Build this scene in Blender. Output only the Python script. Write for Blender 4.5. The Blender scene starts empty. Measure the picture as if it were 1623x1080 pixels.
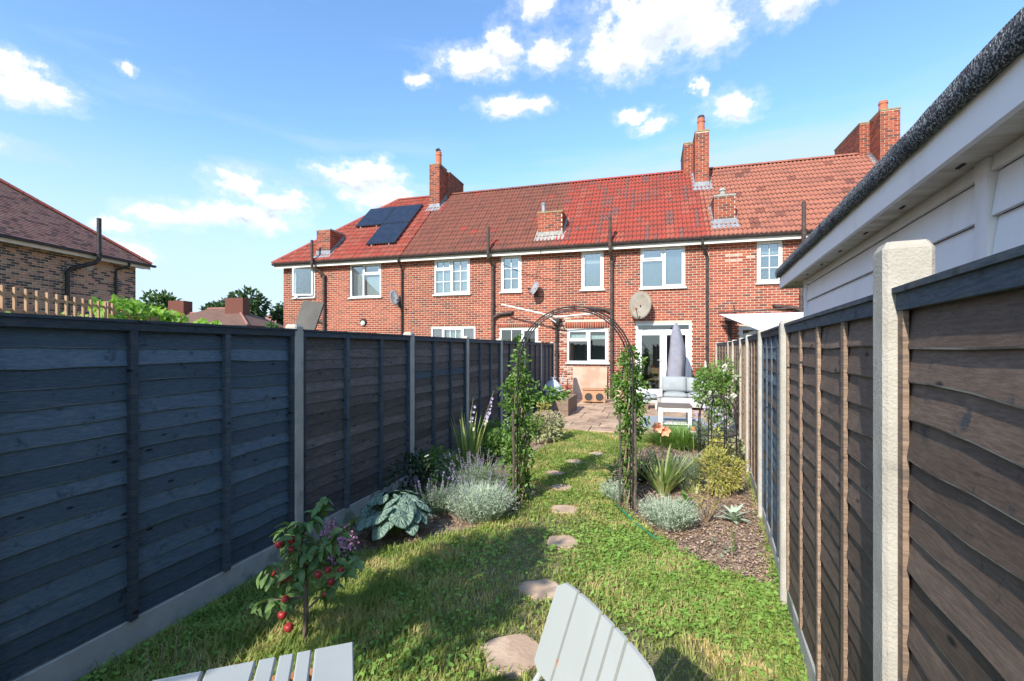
import bpy, math, random
import numpy as np
from mathutils import Vector, Matrix

SC = bpy.context.scene
COL = SC.collection
rng = np.random.default_rng(11)
random.seed(11)
R = math.radians

# ------------------------------------------------------------------ camera
FPX, IMW, YAW = 750.0, 1623.0, R(16.28)
cam_d = bpy.data.cameras.new('camera')
cam = bpy.data.objects.new('camera', cam_d)
COL.objects.link(cam)
cam_d.sensor_width = 36.0
cam_d.lens = FPX / IMW * 36.0
cam_d.shift_y = 13.0 / IMW
cam_d.clip_start = 0.05
cam_d.clip_end = 2000
cam.location = (0, 0, 1.62)
cam.rotation_euler = (R(90), 0, YAW)
SC.camera = cam

# ------------------------------------------------------------------ sun, exposure
SUN_DIR = Vector((0.26, 1.0, -0.70)).normalized()
sun_d = bpy.data.lights.new('sun', 'SUN')
sun = bpy.data.objects.new('sun', sun_d)
COL.objects.link(sun)
sun_d.energy = 3.5
sun_d.angle = R(0.53)
sun_d.color = (1.0, 0.94, 0.84)
sun.rotation_euler = SUN_DIR.to_track_quat('-Z', 'Y').to_euler()
sun.location = (-6, -20, 18)
SC.view_settings.view_transform = 'Standard'
SC.view_settings.look = 'None'
SC.view_settings.gamma = 1.0
SC.view_settings.exposure = 1.0
try: SC.view_settings.use_curve_mapping = False
except Exception: pass

# ------------------------------------------------------------------ world
W = bpy.data.worlds.new('World')
SC.world = W
W.use_nodes = True

class NT:
    """small node-tree helper"""
    def __init__(s, tree):
        s.t = tree; tree.nodes.clear()
    def n(s, typ, **kw):
        nd = s.t.nodes.new(typ)
        for k, v in kw.items(): setattr(nd, k, v)
        return nd
    def set(s, sock, v):
        if hasattr(v, 'is_output'): s.t.links.new(v, sock)
        elif v is not None: sock.default_value = v
    def math(s, op, a, b=None, c=None, clamp=False):
        nd = s.n('ShaderNodeMath', operation=op); nd.use_clamp = clamp
        s.set(nd.inputs[0], a)
        if b is not None: s.set(nd.inputs[1], b)
        if c is not None: s.set(nd.inputs[2], c)
        return nd.outputs[0]
    def vec(s, op, a, b=None):
        nd = s.n('ShaderNodeVectorMath', operation=op)
        s.set(nd.inputs[0], a)
        if b is not None: s.set(nd.inputs[1], b)
        return nd.outputs['Value'] if op in ('LENGTH', 'DOT_PRODUCT') else nd.outputs[0]
    def noise(s, v, scale, detail=4, rough=.55, out='Fac', dist=0):
        nd = s.n('ShaderNodeTexNoise')
        s.set(nd.inputs['Vector'], v); nd.inputs['Scale'].default_value = scale
        nd.inputs['Detail'].default_value = detail; nd.inputs['Roughness'].default_value = rough
        nd.inputs['Distortion'].default_value = dist
        return nd.outputs[out]
    def voro(s, v, scale, feature='F1', out='Distance'):
        nd = s.n('ShaderNodeTexVoronoi', feature=feature)
        s.set(nd.inputs['Vector'], v); nd.inputs['Scale'].default_value = scale
        return nd.outputs[out]
    def step(s, v, a, b, lo=0., hi=1.):
        nd = s.n('ShaderNodeMapRange', interpolation_type='SMOOTHSTEP')
        s.set(nd.inputs[0], v)
        for i, x in enumerate((a, b, lo, hi)): nd.inputs[i + 1].default_value = x
        return nd.outputs[0]
    def mix(s, f, a, b, mode='MIX'):
        nd = s.n('ShaderNodeMix', data_type='RGBA', blend_type=mode)
        s.set(nd.inputs[0], f)
        for sock, v in ((nd.inputs[6], a), (nd.inputs[7], b)):
            s.set(sock, (*v, 1) if isinstance(v, tuple) and len(v) == 3 else v)
        return nd.outputs[2]

def build_world():
    g = NT(W.node_tree)
    out = g.n('ShaderNodeOutputWorld'); bg = g.n('ShaderNodeBackground')
    g.t.links.new(bg.outputs[0], out.inputs[0])
    sky = g.n('ShaderNodeTexSky', sky_type='NISHITA')
    sky.sun_disc = False
    el = math.asin(-SUN_DIR.z)
    sky.sun_elevation = el
    sky.sun_rotation = math.atan2(-SUN_DIR.x, -SUN_DIR.y) % (2 * math.pi)
    sky.altitude = 0; sky.air_density = 1.0; sky.dust_density = 0.6; sky.ozone_density = 1.6
    tc = g.n('ShaderNodeTexCoord').outputs['Generated']
    sep = g.n('ShaderNodeSeparateXYZ'); g.set(sep.inputs[0], tc)
    az = g.math('ARCTAN2', sep.outputs[0], sep.outputs[1])
    elv = g.math('ARCSINE', sep.outputs[2])
    cmb = g.n('ShaderNodeCombineXYZ'); g.set(cmb.inputs[0], az); g.set(cmb.inputs[1], elv)
    p = cmb.outputs[0]
    # drifting cumulus: (azimuth, elevation, half width, half height) in radians
    CL = [(.03,.60,.15,.08),(-.06,.545,.085,.046),(.11,.555,.070,.040),(.25,.572,.060,.034),
          (-.365,.543,.082,.027),(-.30,.575,.04,.03),(-.215,.556,.058,.032),
          (-.275,.47,.075,.018),(-.30,.482,.04,.014),(-.475,.507,.033,.014),
          (-1.095,.368,.072,.024),(-1.11,.395,.035,.018),(-.965,.425,.018,.009),(-1.15,.285,.04,.02),
          (-.81,.290,.045,.030),(-.735,.272,.050,.026),(-.92,.226,.060,.020),(-.80,.240,.10,.022),(-.98,.195,.03,.012),(-.96,.155,.04,.02),
          (-.60,.333,.09,.026),(-.575,.352,.05,.02),(-.55,.30,.08,.03),
          (-.03,.445,.045,.012),(0.0,.422,.045,.014),(.15,.437,.055,.026),(.09,.475,.016,.018),(-.23,.63,.05,.026),
          (.75,.5,.12,.05),(1.2,.38,.16,.06),(-1.6,.5,.12,.05),(-1.9,.3,.17,.05),(2.4,.45,.16,.06),(3.0,.3,.15,.05),(-2.6,.55,.14,.06),(1.7,.6,.12,.05)]
    wn = g.noise(p, 14, 5, .62, out='Color')
    wv = g.vec('MULTIPLY', g.vec('SUBTRACT', wn, (.5, .5, .5)), (.10, .06, 0))
    pw = g.vec('ADD', p, wv)
    def field(q0):
        cur = None
        for a, e, w, h in CL:
            q = g.vec('MULTIPLY', g.vec('SUBTRACT', q0, (a, e, 0)), (1 / w, 1 / h, 0))
            l = g.vec('LENGTH', q)
            cur = l if cur is None else g.math('SMOOTH_MIN', cur, l, .35)
        return cur
    cur = field(pw); above = field(g.vec('ADD', pw, (-.006, .022, 0)))
    n1 = g.noise(g.vec('MULTIPLY', p, (1, 1.5, 1)), 34, 7, .6)
    fld = g.math('ADD', cur, g.math('MULTIPLY', g.math('SUBTRACT', n1, .5), 1.5))
    dens = g.step(fld, 1.12, .52)
    soft = g.step(fld, 1.5, .8, 0, .25)
    dens = g.math('MAXIMUM', dens, soft)
    # thin high cloud, streaked, and a paler band low down
    st = g.n('ShaderNodeMapping'); g.set(st.inputs[0], p); st.inputs['Rotation'].default_value = (0, 0, -.22); st.inputs['Scale'].default_value = (2.2, 13, 1)
    wisp = g.step(g.noise(st.outputs[0], 1.6, 6, .6, dist=.4), .56, .82, 0, .20)
    low = g.step(elv, .42, .06, 0, .88)
    band = g.math('MULTIPLY', g.step(g.noise(st.outputs[0], .9, 5, .55), .45, .66, 0, .55), g.step(elv, .47, .32))
    veil = g.step(g.math('ADD', g.vec('LENGTH', g.vec('MULTIPLY', g.vec('SUBTRACT', p, (.20, .31, 0)), (1 / .55, 1 / .085, 0))), g.math('MULTIPLY', g.math('SUBTRACT', g.noise(st.outputs[0], 2.2, 6, .6), .5), 1.2)), 1.25, .3, 0, .75)
    thin = g.math('MAXIMUM', g.math('MAXIMUM', g.math('MAXIMUM', wisp, low), band), veil)
    # cloud body: brighter tops, blue-grey bellies (difference of the field a little higher up)
    n2 = g.noise(g.vec('MULTIPLY', g.vec('ADD', p, (-.008, .018, 0)), (1, 1.5, 1)), 20, 5, .5)
    n3 = g.noise(g.vec('MULTIPLY', p, (1, 1.5, 1)), 20, 5, .5)
    emb = g.step(g.math('SUBTRACT', n2, n3), -.04, .09)
    under = g.step(g.math('SUBTRACT', cur, above), -.05, .45)
    shade = g.math('MULTIPLY', g.math('ADD', g.math('MULTIPLY', under, .75), g.math('MULTIPLY', emb, .25)), g.step(fld, .95, .45))
    ccol = g.mix(shade, (4.0, 4.1, 4.2), (2.35, 2.7, 3.2))
    hs = g.n('ShaderNodeHueSaturation'); g.set(hs.inputs['Color'], sky.outputs[0])
    hs.inputs['Saturation'].default_value = 1.0; hs.inputs['Value'].default_value = 1.06
    blue = g.mix(1.0, hs.outputs[0], (.80, 1.0, 1.14), 'MULTIPLY')
    c1 = g.mix(thin, blue, (2.55, 3.1, 3.6))
    c2 = g.mix(dens, c1, ccol)
    g.set(bg.inputs[0], c2)
    bg.inputs[1].default_value = 0.143
build_world()

# ------------------------------------------------------------------ materials
def P_mat(name, c1, c2=None, scale=6, rough=.8, bump=0, bscale=60, stretch=(1, 1, 1), spec=.3, metal=0, rnd=0, c3=None, s3=2.0, t3=(.5, .62), coords='pos', lo=.35, hi=.65):
    """noise-mixed colour, optional third patch colour, per-object variation, fine bump"""
    m = bpy.data.materials.new(name); m.use_nodes = True
    g = NT(m.node_tree)
    out = g.n('ShaderNodeOutputMaterial'); b = g.n('ShaderNodeBsdfPrincipled')
    g.t.links.new(b.outputs[0], out.inputs[0])
    v = g.n('ShaderNodeNewGeometry').outputs['Position'] if coords == 'pos' else g.n('ShaderNodeTexCoord').outputs['Object']
    if coords == 'objr':
        oi = g.n('ShaderNodeObjectInfo')
        cmb = g.n('ShaderNodeCombineXYZ')
        for i in range(3): g.set(cmb.inputs[i], g.math('MULTIPLY', oi.outputs['Random'], 17.3 + 9 * i))
        v = g.vec('ADD', v, cmb.outputs[0])
    vs = g.vec('MULTIPLY', v, stretch) if stretch != (1, 1, 1) else v
    col = (*c1, 1)
    if c2: col = g.mix(g.step(g.noise(vs, scale, 6, .6), lo, hi), c1, c2)
    if c3: col = g.mix(g.step(g.noise(v, s3, 5, .6), *t3), col, c3)
    if rnd:
        oi = g.n('ShaderNodeObjectInfo')
        k = g.math('MULTIPLY_ADD', oi.outputs['Random'], rnd, 1 - rnd / 2)
        cc = g.n('ShaderNodeCombineXYZ')
        for i in range(3): g.set(cc.inputs[i], k)
        col = g.mix(1.0, col, cc.outputs[0], 'MULTIPLY')
    g.set(b.inputs['Base Color'], col)
    b.inputs['Roughness'].default_value = rough; b.inputs['Metallic'].default_value = metal
    b.inputs['Specular IOR Level'].default_value = spec
    if bump:
        bn = g.n('ShaderNodeBump'); bn.inputs['Strength'].default_value = bump; bn.inputs['Distance'].default_value = .01
        g.set(bn.inputs['Height'], g.noise(vs, bscale, 5, .65)); g.set(b.inputs['Normal'], bn.outputs[0])
    return m

def L_mat(name, c1, c2, scale=25, trans=.35, rough=.5, spec=.35, c3=None, s3=6, t3=(.55, .7)):
    """leaf: varied colour, some light let through"""
    m = bpy.data.materials.new(name); m.use_nodes = True
    g = NT(m.node_tree)
    out = g.n('ShaderNodeOutputMaterial'); b = g.n('ShaderNodeBsdfPrincipled'); t = g.n('ShaderNodeBsdfTranslucent'); mx = g.n('ShaderNodeMixShader')
    v = g.n('ShaderNodeNewGeometry').outputs['Position']
    col = g.mix(g.step(g.noise(v, scale, 3, .6), .35, .65), c1, c2)
    if c3: col = g.mix(g.step(g.noise(v, s3, 4, .6), *t3), col, c3)
    g.set(b.inputs['Base Color'], col); b.inputs['Roughness'].default_value = rough; b.inputs['Specular IOR Level'].default_value = spec
    g.set(t.inputs[0], g.mix(1.0, col, (1.3, 1.35, .7), 'MULTIPLY'))
    mx.inputs[0].default_value = trans
    g.t.links.new(b.outputs[0], mx.inputs[1]); g.t.links.new(t.outputs[0], mx.inputs[2]); g.t.links.new(mx.outputs[0], out.inputs[0])
    return m

def wood_mat(name, dark, mid, patch, rough=.75, tpatch=(.5, .68), spec=.25, stainc=None):
    """stained rough-sawn board: fine grain along local x, knots, worn and stained patches, nail heads"""
    m = bpy.data.materials.new(name); m.use_nodes = True
    g = NT(m.node_tree)
    out = g.n('ShaderNodeOutputMaterial'); b = g.n('ShaderNodeBsdfPrincipled'); g.t.links.new(b.outputs[0], out.inputs[0])
    v0 = g.n('ShaderNodeTexCoord').outputs['Object']
    oi = g.n('ShaderNodeObjectInfo'); cmb = g.n('ShaderNodeCombineXYZ')
    for i in range(3): g.set(cmb.inputs[i], g.math('MULTIPLY', oi.outputs['Random'], 31.7 + 11 * i))
    v = g.vec('ADD', v0, cmb.outputs[0])
    wob = g.vec('MULTIPLY', g.vec('SUBTRACT', g.noise(g.vec('MULTIPLY', v, (1.5, 1, 5)), 2.5, 3, .5, out='Color'), (.5, .5, .5)), (.02, 0, .018))
    vw = g.vec('ADD', v, wob)
    grain = g.noise(g.vec('MULTIPLY', vw, (4.5, 1, 42)), 4, 7, .72)
    broad = g.noise(g.vec('MULTIPLY', vw, (2.5, 1, 11)), 2.6, 6, .68)
    col = g.mix(g.step(grain, .38, .64), dark, mid)
    col = g.mix(g.math('MULTIPLY', g.step(broad, *tpatch), .75), col, patch)
    stain = g.step(g.noise(g.vec('MULTIPLY', v, (5, 1, 4)), 2.2, 5, .7), .58, .70, 0, .8)
    col = g.mix(stain, col, stainc or tuple(.55 * c for c in dark))
    kn = g.voro(g.vec('MULTIPLY', vw, (2.2, 1, 6)), 2.1)
    col = g.mix(g.step(kn, .14, .05), col, (.010, .011, .013))
    k = g.math('MULTIPLY_ADD', oi.outputs['Random'], .75, .62)
    cc = g.n('ShaderNodeCombineXYZ')
    for i in range(3): g.set(cc.inputs[i], k)
    col = g.mix(1.0, col, cc.outputs[0], 'MULTIPLY')
    g.set(b.inputs['Base Color'], col); b.inputs['Roughness'].default_value = rough; b.inputs['Specular IOR Level'].default_value = spec
    bn = g.n('ShaderNodeBump'); bn.inputs['Strength'].default_value = .4; bn.inputs['Distance'].default_value = .004
    g.set(bn.inputs['Height'], g.math('ADD', grain, g.math('MULTIPLY', kn, -.3))); g.set(b.inputs['Normal'], bn.outputs[0])
    return m

def glass_mat(name='window_glass', refl=.10):
    m = bpy.data.materials.new(name); m.use_nodes = True
    g = NT(m.node_tree)
    out = g.n('ShaderNodeOutputMaterial'); tr = g.n('ShaderNodeBsdfTransparent'); gl = g.n('ShaderNodeBsdfGlossy'); mx = g.n('ShaderNodeMixShader'); fr = g.n('ShaderNodeFresnel')
    tr.inputs[0].default_value = (.80, .87, .88, 1); gl.inputs['Roughness'].default_value = .02
    fr.inputs[0].default_value = 1.5
    g.set(mx.inputs[0], g.math('ADD', fr.outputs[0], refl, clamp=True))
    g.t.links.new(tr.outputs[0], mx.inputs[1]); g.t.links.new(gl.outputs[0], mx.inputs[2]); g.t.links.new(mx.outputs[0], out.inputs[0])
    return m

M = {}
M['mortar'] = P_mat('mortar', (0.486, 0.419, 0.326), (0.551, 0.481, 0.385), 9, .9, .3, 90)
for i, (c, d) in enumerate([((.27,.058,.031),(.32,.078,.038)),((.23,.047,.026),(.28,.062,.032)),((.31,.073,.038),(.35,.095,.05)),((.18,.046,.029),(.23,.058,.033)),((.11,.045,.035),(.16,.054,.036))]):
    M['brick%d' % i] = P_mat('red_brick', c, d, 38, .88, .35, 120)
M['brick5'] = P_mat('whitened_brick', (.40, .22, .17), (.52, .36, .29), 14, .9, .35, 120)
M['brown5'] = P_mat('brown_brick_pale', (.40, .25, .19), (.46, .32, .25), 14, .9)
for i, (c, d) in enumerate([((.32,.185,.12),(.40,.235,.155)),((.42,.20,.135),(.47,.28,.19)),((.075,.058,.06),(.14,.095,.08)),((.36,.235,.16),(.44,.30,.20)),((.055,.05,.058),(.10,.08,.07))]):
    M['brown%d' % i] = P_mat('brown_brick', c, d, 30, .88, .35, 120)
M['mortar_grey'] = P_mat('mortar_grey', (0.480, 0.408, 0.312), (0.552, 0.480, 0.384), 9, .9)
M['tile_red'] = P_mat('tile_bright_red', (0.324, 0.055, 0.036), (0.286, 0.049, 0.032), 5, .7, .2, 60, c3=(0.239, 0.049, 0.035), s3=1.2)
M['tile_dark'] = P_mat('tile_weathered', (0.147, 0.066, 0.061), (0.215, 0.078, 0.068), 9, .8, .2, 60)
M['tile_lip'] = P_mat('shade_painted_tile_edge', (.075, .042, .036), (.12, .06, .05), 9, .9)  # dark lip colour paints in the shade line under each tile row
M['tile_brown'] = P_mat('tile_russet', (0.213, 0.072, 0.047), (0.179, 0.060, 0.043), 4, .75, .2, 60, c3=(0.146, 0.058, 0.043), s3=1.6)
M['tile_brown2'] = P_mat('tile_russet_dull', (0.171, 0.065, 0.047), (0.220, 0.077, 0.054), 7, .8, .2, 60)
M['tile_salmon'] = P_mat('tile_salmon', (0.342, 0.129, 0.084), (0.296, 0.108, 0.071), 4, .75, .2, 60, c3=(0.261, 0.099, 0.069), s3=1.6)
M['tile_new'] = P_mat('tile_new_red', (0.317, 0.077, 0.052), (0.277, 0.067, 0.045), 4, .7, .2, 60)
M['tile_plain'] = P_mat('plain_tile', (.60, .27, .18), (.66, .34, .23), 6, .85, .2, 60, c3=(.50, .22, .15), s3=3)
M['tile_plain2'] = P_mat('plain_tile_dark', (.24, .13, .105), (.32, .17, .13), 6, .85)
M['roof_far'] = P_mat('far_roof', (.125, .072, .052), (.165, .092, .068), .9, .85, stretch=(1, 1, 6))
M['roof_pink'] = P_mat('far_roof_pink', (.33, .16, .13), (.28, .13, .11), .9, .85)
M['white'] = P_mat('white_frame', (0.704, 0.704, 0.704), (0.651, 0.651, 0.642), 3, .35, spec=.5)
M['fascia'] = P_mat('cream_fascia', (.70, .66, .60), (.60, .57, .52), 3, .6)
M['black'] = P_mat('black_pipe', (.022, .02, .021), (.04, .035, .034), 8, .5, .1)
M['iron'] = P_mat('old_iron_pipe', (.05, .036, .032), (.09, .06, .05), 8, .65, .15)
M['lead'] = P_mat('lead_flashing', (.28, .30, .32), (.20, .215, .235), 6, .5, .2)
M['cement'] = P_mat('cement_fillet', (.38, .36, .33), (.26, .25, .23), 12, .9, .4)
M['terracotta'] = P_mat('terracotta_pot', (.50, .17, .095), (.40, .13, .075), 6, .8)
M['lichen'] = P_mat('lichen_capping', (.33, .24, .10), (.22, .18, .12), 14, .9, .4)
M['concrete'] = P_mat('concrete_post', (0.396, 0.367, 0.312), (0.472, 0.438, 0.379), 7, .88, .65, 110, c3=(0.286, 0.270, 0.236), s3=9, t3=(.58, .75))
M['concrete_g'] = P_mat('concrete_board', (.38, .37, .34), (.46, .44, .40), 5, .9, .5, 110, c3=(.22, .23, .19), s3=4)
M['board_l'] = wood_mat('blue_black_board', (0.059, 0.088, 0.117), (0.097, 0.135, 0.169), (0.167, 0.167, 0.180), tpatch=(.54, .76), stainc=(0.020, 0.032, 0.045))
M['board_l2'] = wood_mat('worn_brown_board', (.075, .068, .066), (.150, .128, .115), (.215, .175, .150), tpatch=(.50, .72), stainc=(.03, .04, .05))
M['board_r'] = wood_mat('brown_black_board', (0.102, 0.071, 0.054), (0.156, 0.108, 0.082), (0.201, 0.141, 0.105), tpatch=(.50, .72), spec=.35, stainc=(0.025, 0.038, 0.048))
M['batten_d'] = wood_mat('dark_batten', (.040, .056, .074), (.076, .096, .118), (.11, .105, .10))
M['edge_r'] = P_mat('worn_edge_highlight', (.55, .49, .44), (.20, .16, .14), 3, .8, lo=.42, hi=.56)  # worn edge painted pale as the sun's highlight along each board
M['edge_l'] = P_mat('pale_edge_highlight', (.20, .27, .33), (.10, .14, .18), 3, .8)  # lower edge painted paler to draw a highlight line on each board
M['batten_p'] = wood_mat('weathered_batten', (.17, .115, .08), (.30, .21, .15), (.10, .08, .07))
M['soil'] = P_mat('bed_soil', (0.176, 0.116, 0.083), (0.277, 0.189, 0.139), 18, .95, 1, 40, c3=(0.378, 0.277, 0.208), s3=7)
M['bark'] = P_mat('bark', (.10, .075, .055), (.18, .14, .11), 30, .9, .6, 80, stretch=(1, 1, .3))
M['stem'] = P_mat('green_stem', (.12, .17, .05), (.18, .20, .08), 20, .7)
M['twig'] = P_mat('pale_twig', (.33, .24, .16), (.22, .16, .10), 30, .85)
M['stone'] = P_mat('flagstone', (0.513, 0.362, 0.248), (0.432, 0.302, 0.219), 5, .85, .5, 45, c3=(0.583, 0.432, 0.308), s3=3, coords='objr')
M['slab'] = P_mat('patio_slab', (.43, .285, .19), (.50, .37, .26), 3.5, .85, .4, 45, c3=(.31, .205, .145), s3=2.2, rnd=.3)
M['patio_base'] = P_mat('patio_joint', (.17, .13, .10), (.23, .18, .14), 14, .95)
M['glass'] = glass_mat()
M['glass_sky'] = glass_mat('upper_window_glass', .22)
M['room'] = P_mat('room_wall', (.34, .33, .31), None)
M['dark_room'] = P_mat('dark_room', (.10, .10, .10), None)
M['net'] = P_mat('net_curtain', (0.470, 0.494, 0.510), (0.535, 0.559, 0.567), 9, .9, stretch=(1, 1, .1))
M['grey_net'] = P_mat('grey_blind', (0.234, 0.273, 0.304), (0.265, 0.304, 0.335), 3, .9)
M['purple'] = P_mat('purple_curtain', (.15, .055, .11), (.22, .09, .16), 9, .9, stretch=(6, 1, .3))
M['blindw'] = P_mat('white_blind', (.72, .72, .70), None)
M['solar'] = P_mat('solar_glass', (.012, .016, .028), (.02, .024, .038), 4, .12, spec=.5)
M['solar_f'] = P_mat('solar_frame', (.05, .05, .055), None, rough=.4, metal=.5)
M['dish_g'] = P_mat('grey_dish', (.22, .22, .23), (.30, .30, .31), 5, .5)
M['dish_r'] = P_mat('rusty_dish', (0.264, 0.232, 0.188), (0.216, 0.188, 0.148), 3, .6, .2, c3=(0.232, 0.132, 0.072), s3=3.2, t3=(.5, .68))
M['alu'] = P_mat('pale_metal', (.58, .57, .53), (.48, .46, .42), 9, .45, metal=.2)
M['shed'] = P_mat('lilac_white_paint', (.90, .835, .80), (.74, .67, .63), 2.4, .5, .15, 30, stretch=(1.2, 1.2, .5), c3=(.90, .87, .84), s3=5, t3=(.6, .7), lo=.5, hi=.82)
M['shed_soffit'] = P_mat('grubby_soffit', (.78, .70, .60), (.58, .48, .38), 4, .7, stretch=(.5, 3, 1))
M['shed_d'] = P_mat('shed_inside', (.08, .07, .06), None)
M['felt'] = P_mat('mineral_felt', (.035, .040, .048), (.46, .47, .48), 120, .95, 1, 90, lo=.47, hi=.63, c3=(.03, .035, .045), s3=5, t3=(.52, .7))
M['mdf'] = P_mat('pink_ply_board', (0.436, 0.296, 0.211), (0.479, 0.352, 0.268), 3, .8, .1, c3=(0.394, 0.253, 0.176), s3=2.2)
M['ply'] = P_mat('orange_ply', (.50, .28, .16), (.42, .22, .12), 5, .75, stretch=(1, 1, 6))
M['hole'] = P_mat('dark_hole', (.05, .048, .05), None)
M['planter'] = P_mat('old_planter_wood', (.19, .13, .095), (.27, .19, .14), 9, .85, .4, stretch=(1, 1, 8))
M['bag'] = P_mat('plastic_bag', (.55, .57, .60), (.42, .45, .50), 8, .4, .5, 25)
M['bluegrey'] = P_mat('blue_grey_paint', (.28, .34, .38), None, rough=.5)
M['cushion'] = P_mat('pale_grey_cushion', (0.290, 0.317, 0.323), (0.330, 0.356, 0.363), 5, .9, .3, 200)
M['sofa_w'] = P_mat('white_sofa_frame', (0.453, 0.459, 0.465), (0.416, 0.422, 0.428), 4, .5)
M['tabletop'] = P_mat('grey_brown_top', (.14, .11, .10), (.18, .15, .13), 7, .5, stretch=(1, 6, 1))
M['mat_grey'] = P_mat('grey_rug', (.27, .31, .34), (.33, .37, .40), 30, .95)
M['parasol'] = P_mat('grey_parasol_cover', (0.206, 0.206, 0.244), (0.247, 0.247, 0.285), 6, .85, .25, 25)
M['metal_w'] = P_mat('pale_painted_metal', (0.378, 0.394, 0.371), (0.344, 0.361, 0.340), 2.5, .5, .06, 14, c3=(0.302, 0.307, 0.288), s3=11, t3=(.66, .8))
M['rust'] = P_mat('rust_pin', (.50, .22, .08), (.40, .16, .06), 20, .8)
M['tube_blk'] = P_mat('black_garden_metal', (.018, .02, .022), (.05, .04, .035), 12, .5)
M['tube_rust'] = P_mat('worn_garden_stake', (.13, .095, .075), (.07, .055, .05), 20, .8)
M['trellis'] = P_mat('trellis_wood', (.46, .29, .17), (.36, .22, .13), 9, .85)
M['slabgrey'] = P_mat('grey_weathered_slab', (0.110, 0.102, 0.091), (0.143, 0.132, 0.118), 4, .9, .4, 60, c3=(0.066, 0.050, 0.041), s3=9, t3=(.6, .68))
M['sail'] = P_mat('white_awning', (0.663, 0.637, 0.637), (0.612, 0.586, 0.586), 3, .8)
M['hut'] = P_mat('orange_timber', (.45, .22, .10), (.36, .17, .08), 9, .8, stretch=(1, 1, 5))
M['apple'] = P_mat('red_apple', (.27, .014, .028), (.34, .04, .035), 14, .35, spec=.4, c3=(.36, .17, .06), s3=9, t3=(.62, .75), coords='objr')
M['hose'] = P_mat('green_hose', (.02, .20, .12), None, rough=.4)
# foliage
M['jas'] = L_mat('climber_leaf', (.10, .205, .035), (.17, .29, .06), 18, .35, .35, .5, c3=(.24, .22, .06), s3=11, t3=(.62, .74))
M['apple_leaf'] = L_mat('apple_leaf', (0.093, 0.178, 0.054), (0.171, 0.264, 0.093), 20, .25, .5)
M['brun'] = L_mat('silver_heart_leaf', (.13, .21, .16), (.24, .33, .27), 45, .15, .5)
M['brun_edge'] = L_mat('heart_leaf_edge', (.04, .095, .055), (.06, .125, .07), 40, .2, .5)
M['darkleaf'] = L_mat('dark_glossy_leaf', (.02, .045, .022), (.04, .075, .03), 20, .2, .35, .5)
M['lav'] = L_mat('grey_green_leaf', (.17, .23, .15), (.26, .32, .22), 20, .2, .7)
M['silver'] = L_mat('silver_leaf', (0.353, 0.435, 0.330), (0.470, 0.541, 0.423), 20, .15, .8)
M['lilac'] = L_mat('lilac_flower', (.30, .24, .46), (.40, .34, .52), 30, .3, .7)
M['lilac2'] = L_mat('dusky_lavender_spike', (.20, .16, .27), (.29, .24, .33), 30, .2, .8)
M['pinkf'] = L_mat('pink_flower', (0.624, 0.240, 0.480), (0.744, 0.432, 0.648), 40, .3, .6)
M['orchid'] = L_mat('pale_mauve_petal', (.52, .42, .68), (.66, .58, .78), 30, .3, .6)
M['orangef'] = L_mat('coral_petal', (.85, .33, .20), (.88, .50, .33), 30, .3, .6)
M['redf'] = L_mat('red_petal', (.62, .07, .05), (.70, .16, .10), 30, .3, .6)
M['whitef'] = L_mat('white_petal', (.78, .76, .74), (.70, .66, .62), 30, .3, .6)
M['creamf'] = L_mat('cream_flower_head', (.50, .42, .30), (.38, .30, .20), 20, .2, .8)
M['blade'] = L_mat('sword_leaf', (.14, .24, .06), (.21, .31, .09), 9, .35, .45)
M['blade_y'] = L_mat('pale_sword_leaf', (0.356, 0.436, 0.145), (0.488, 0.528, 0.238), 9, .35, .5)
M['grassclump'] = L_mat('clump_grass', (0.149, 0.265, 0.052), (0.218, 0.345, 0.081), 9, .35, .5)
M['yel'] = L_mat('yellow_green_leaf', (0.363, 0.374, 0.088), (0.462, 0.429, 0.121), 14, .3, .6, c3=(0.440, 0.231, 0.088), s3=9)
M['vari'] = L_mat('variegated_leaf', (.26, .31, .12), (.45, .42, .28), 22, .25, .6, c3=(.08, .13, .04), s3=9)
M['rose'] = L_mat('rose_leaf', (.12, .23, .05), (.20, .31, .08), 14, .35, .45)
M['vine'] = L_mat('vine_leaf', (.17, .33, .05), (.28, .44, .08), 8, .45, .5)
M['tree1'] = L_mat('far_tree_leaf', (0.062, 0.119, 0.037), (0.106, 0.175, 0.056), 1.2, .2, .7)
M['tree2'] = L_mat('far_tree_leaf_dark', (0.044, 0.088, 0.037), (0.075, 0.125, 0.044), 1.2, .2, .7)
M['grass'] = L_mat('lawn_blade', (0.220, 0.302, 0.065), (0.358, 0.407, 0.110), 6, .4, .6, c3=(0.606, 0.504, 0.234), s3=2.1, t3=(.46, .66))
M['clover'] = L_mat('clover_leaf', (0.186, 0.348, 0.062), (0.293, 0.448, 0.097), 9, .3, .55)
M['straw'] = P_mat('dry_straw', (.46, .37, .22), (.36, .28, .16), 20, .9)
M['chip'] = P_mat('bark_chip', (0.342, 0.232, 0.177), (0.537, 0.403, 0.317), 25, .9)

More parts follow.
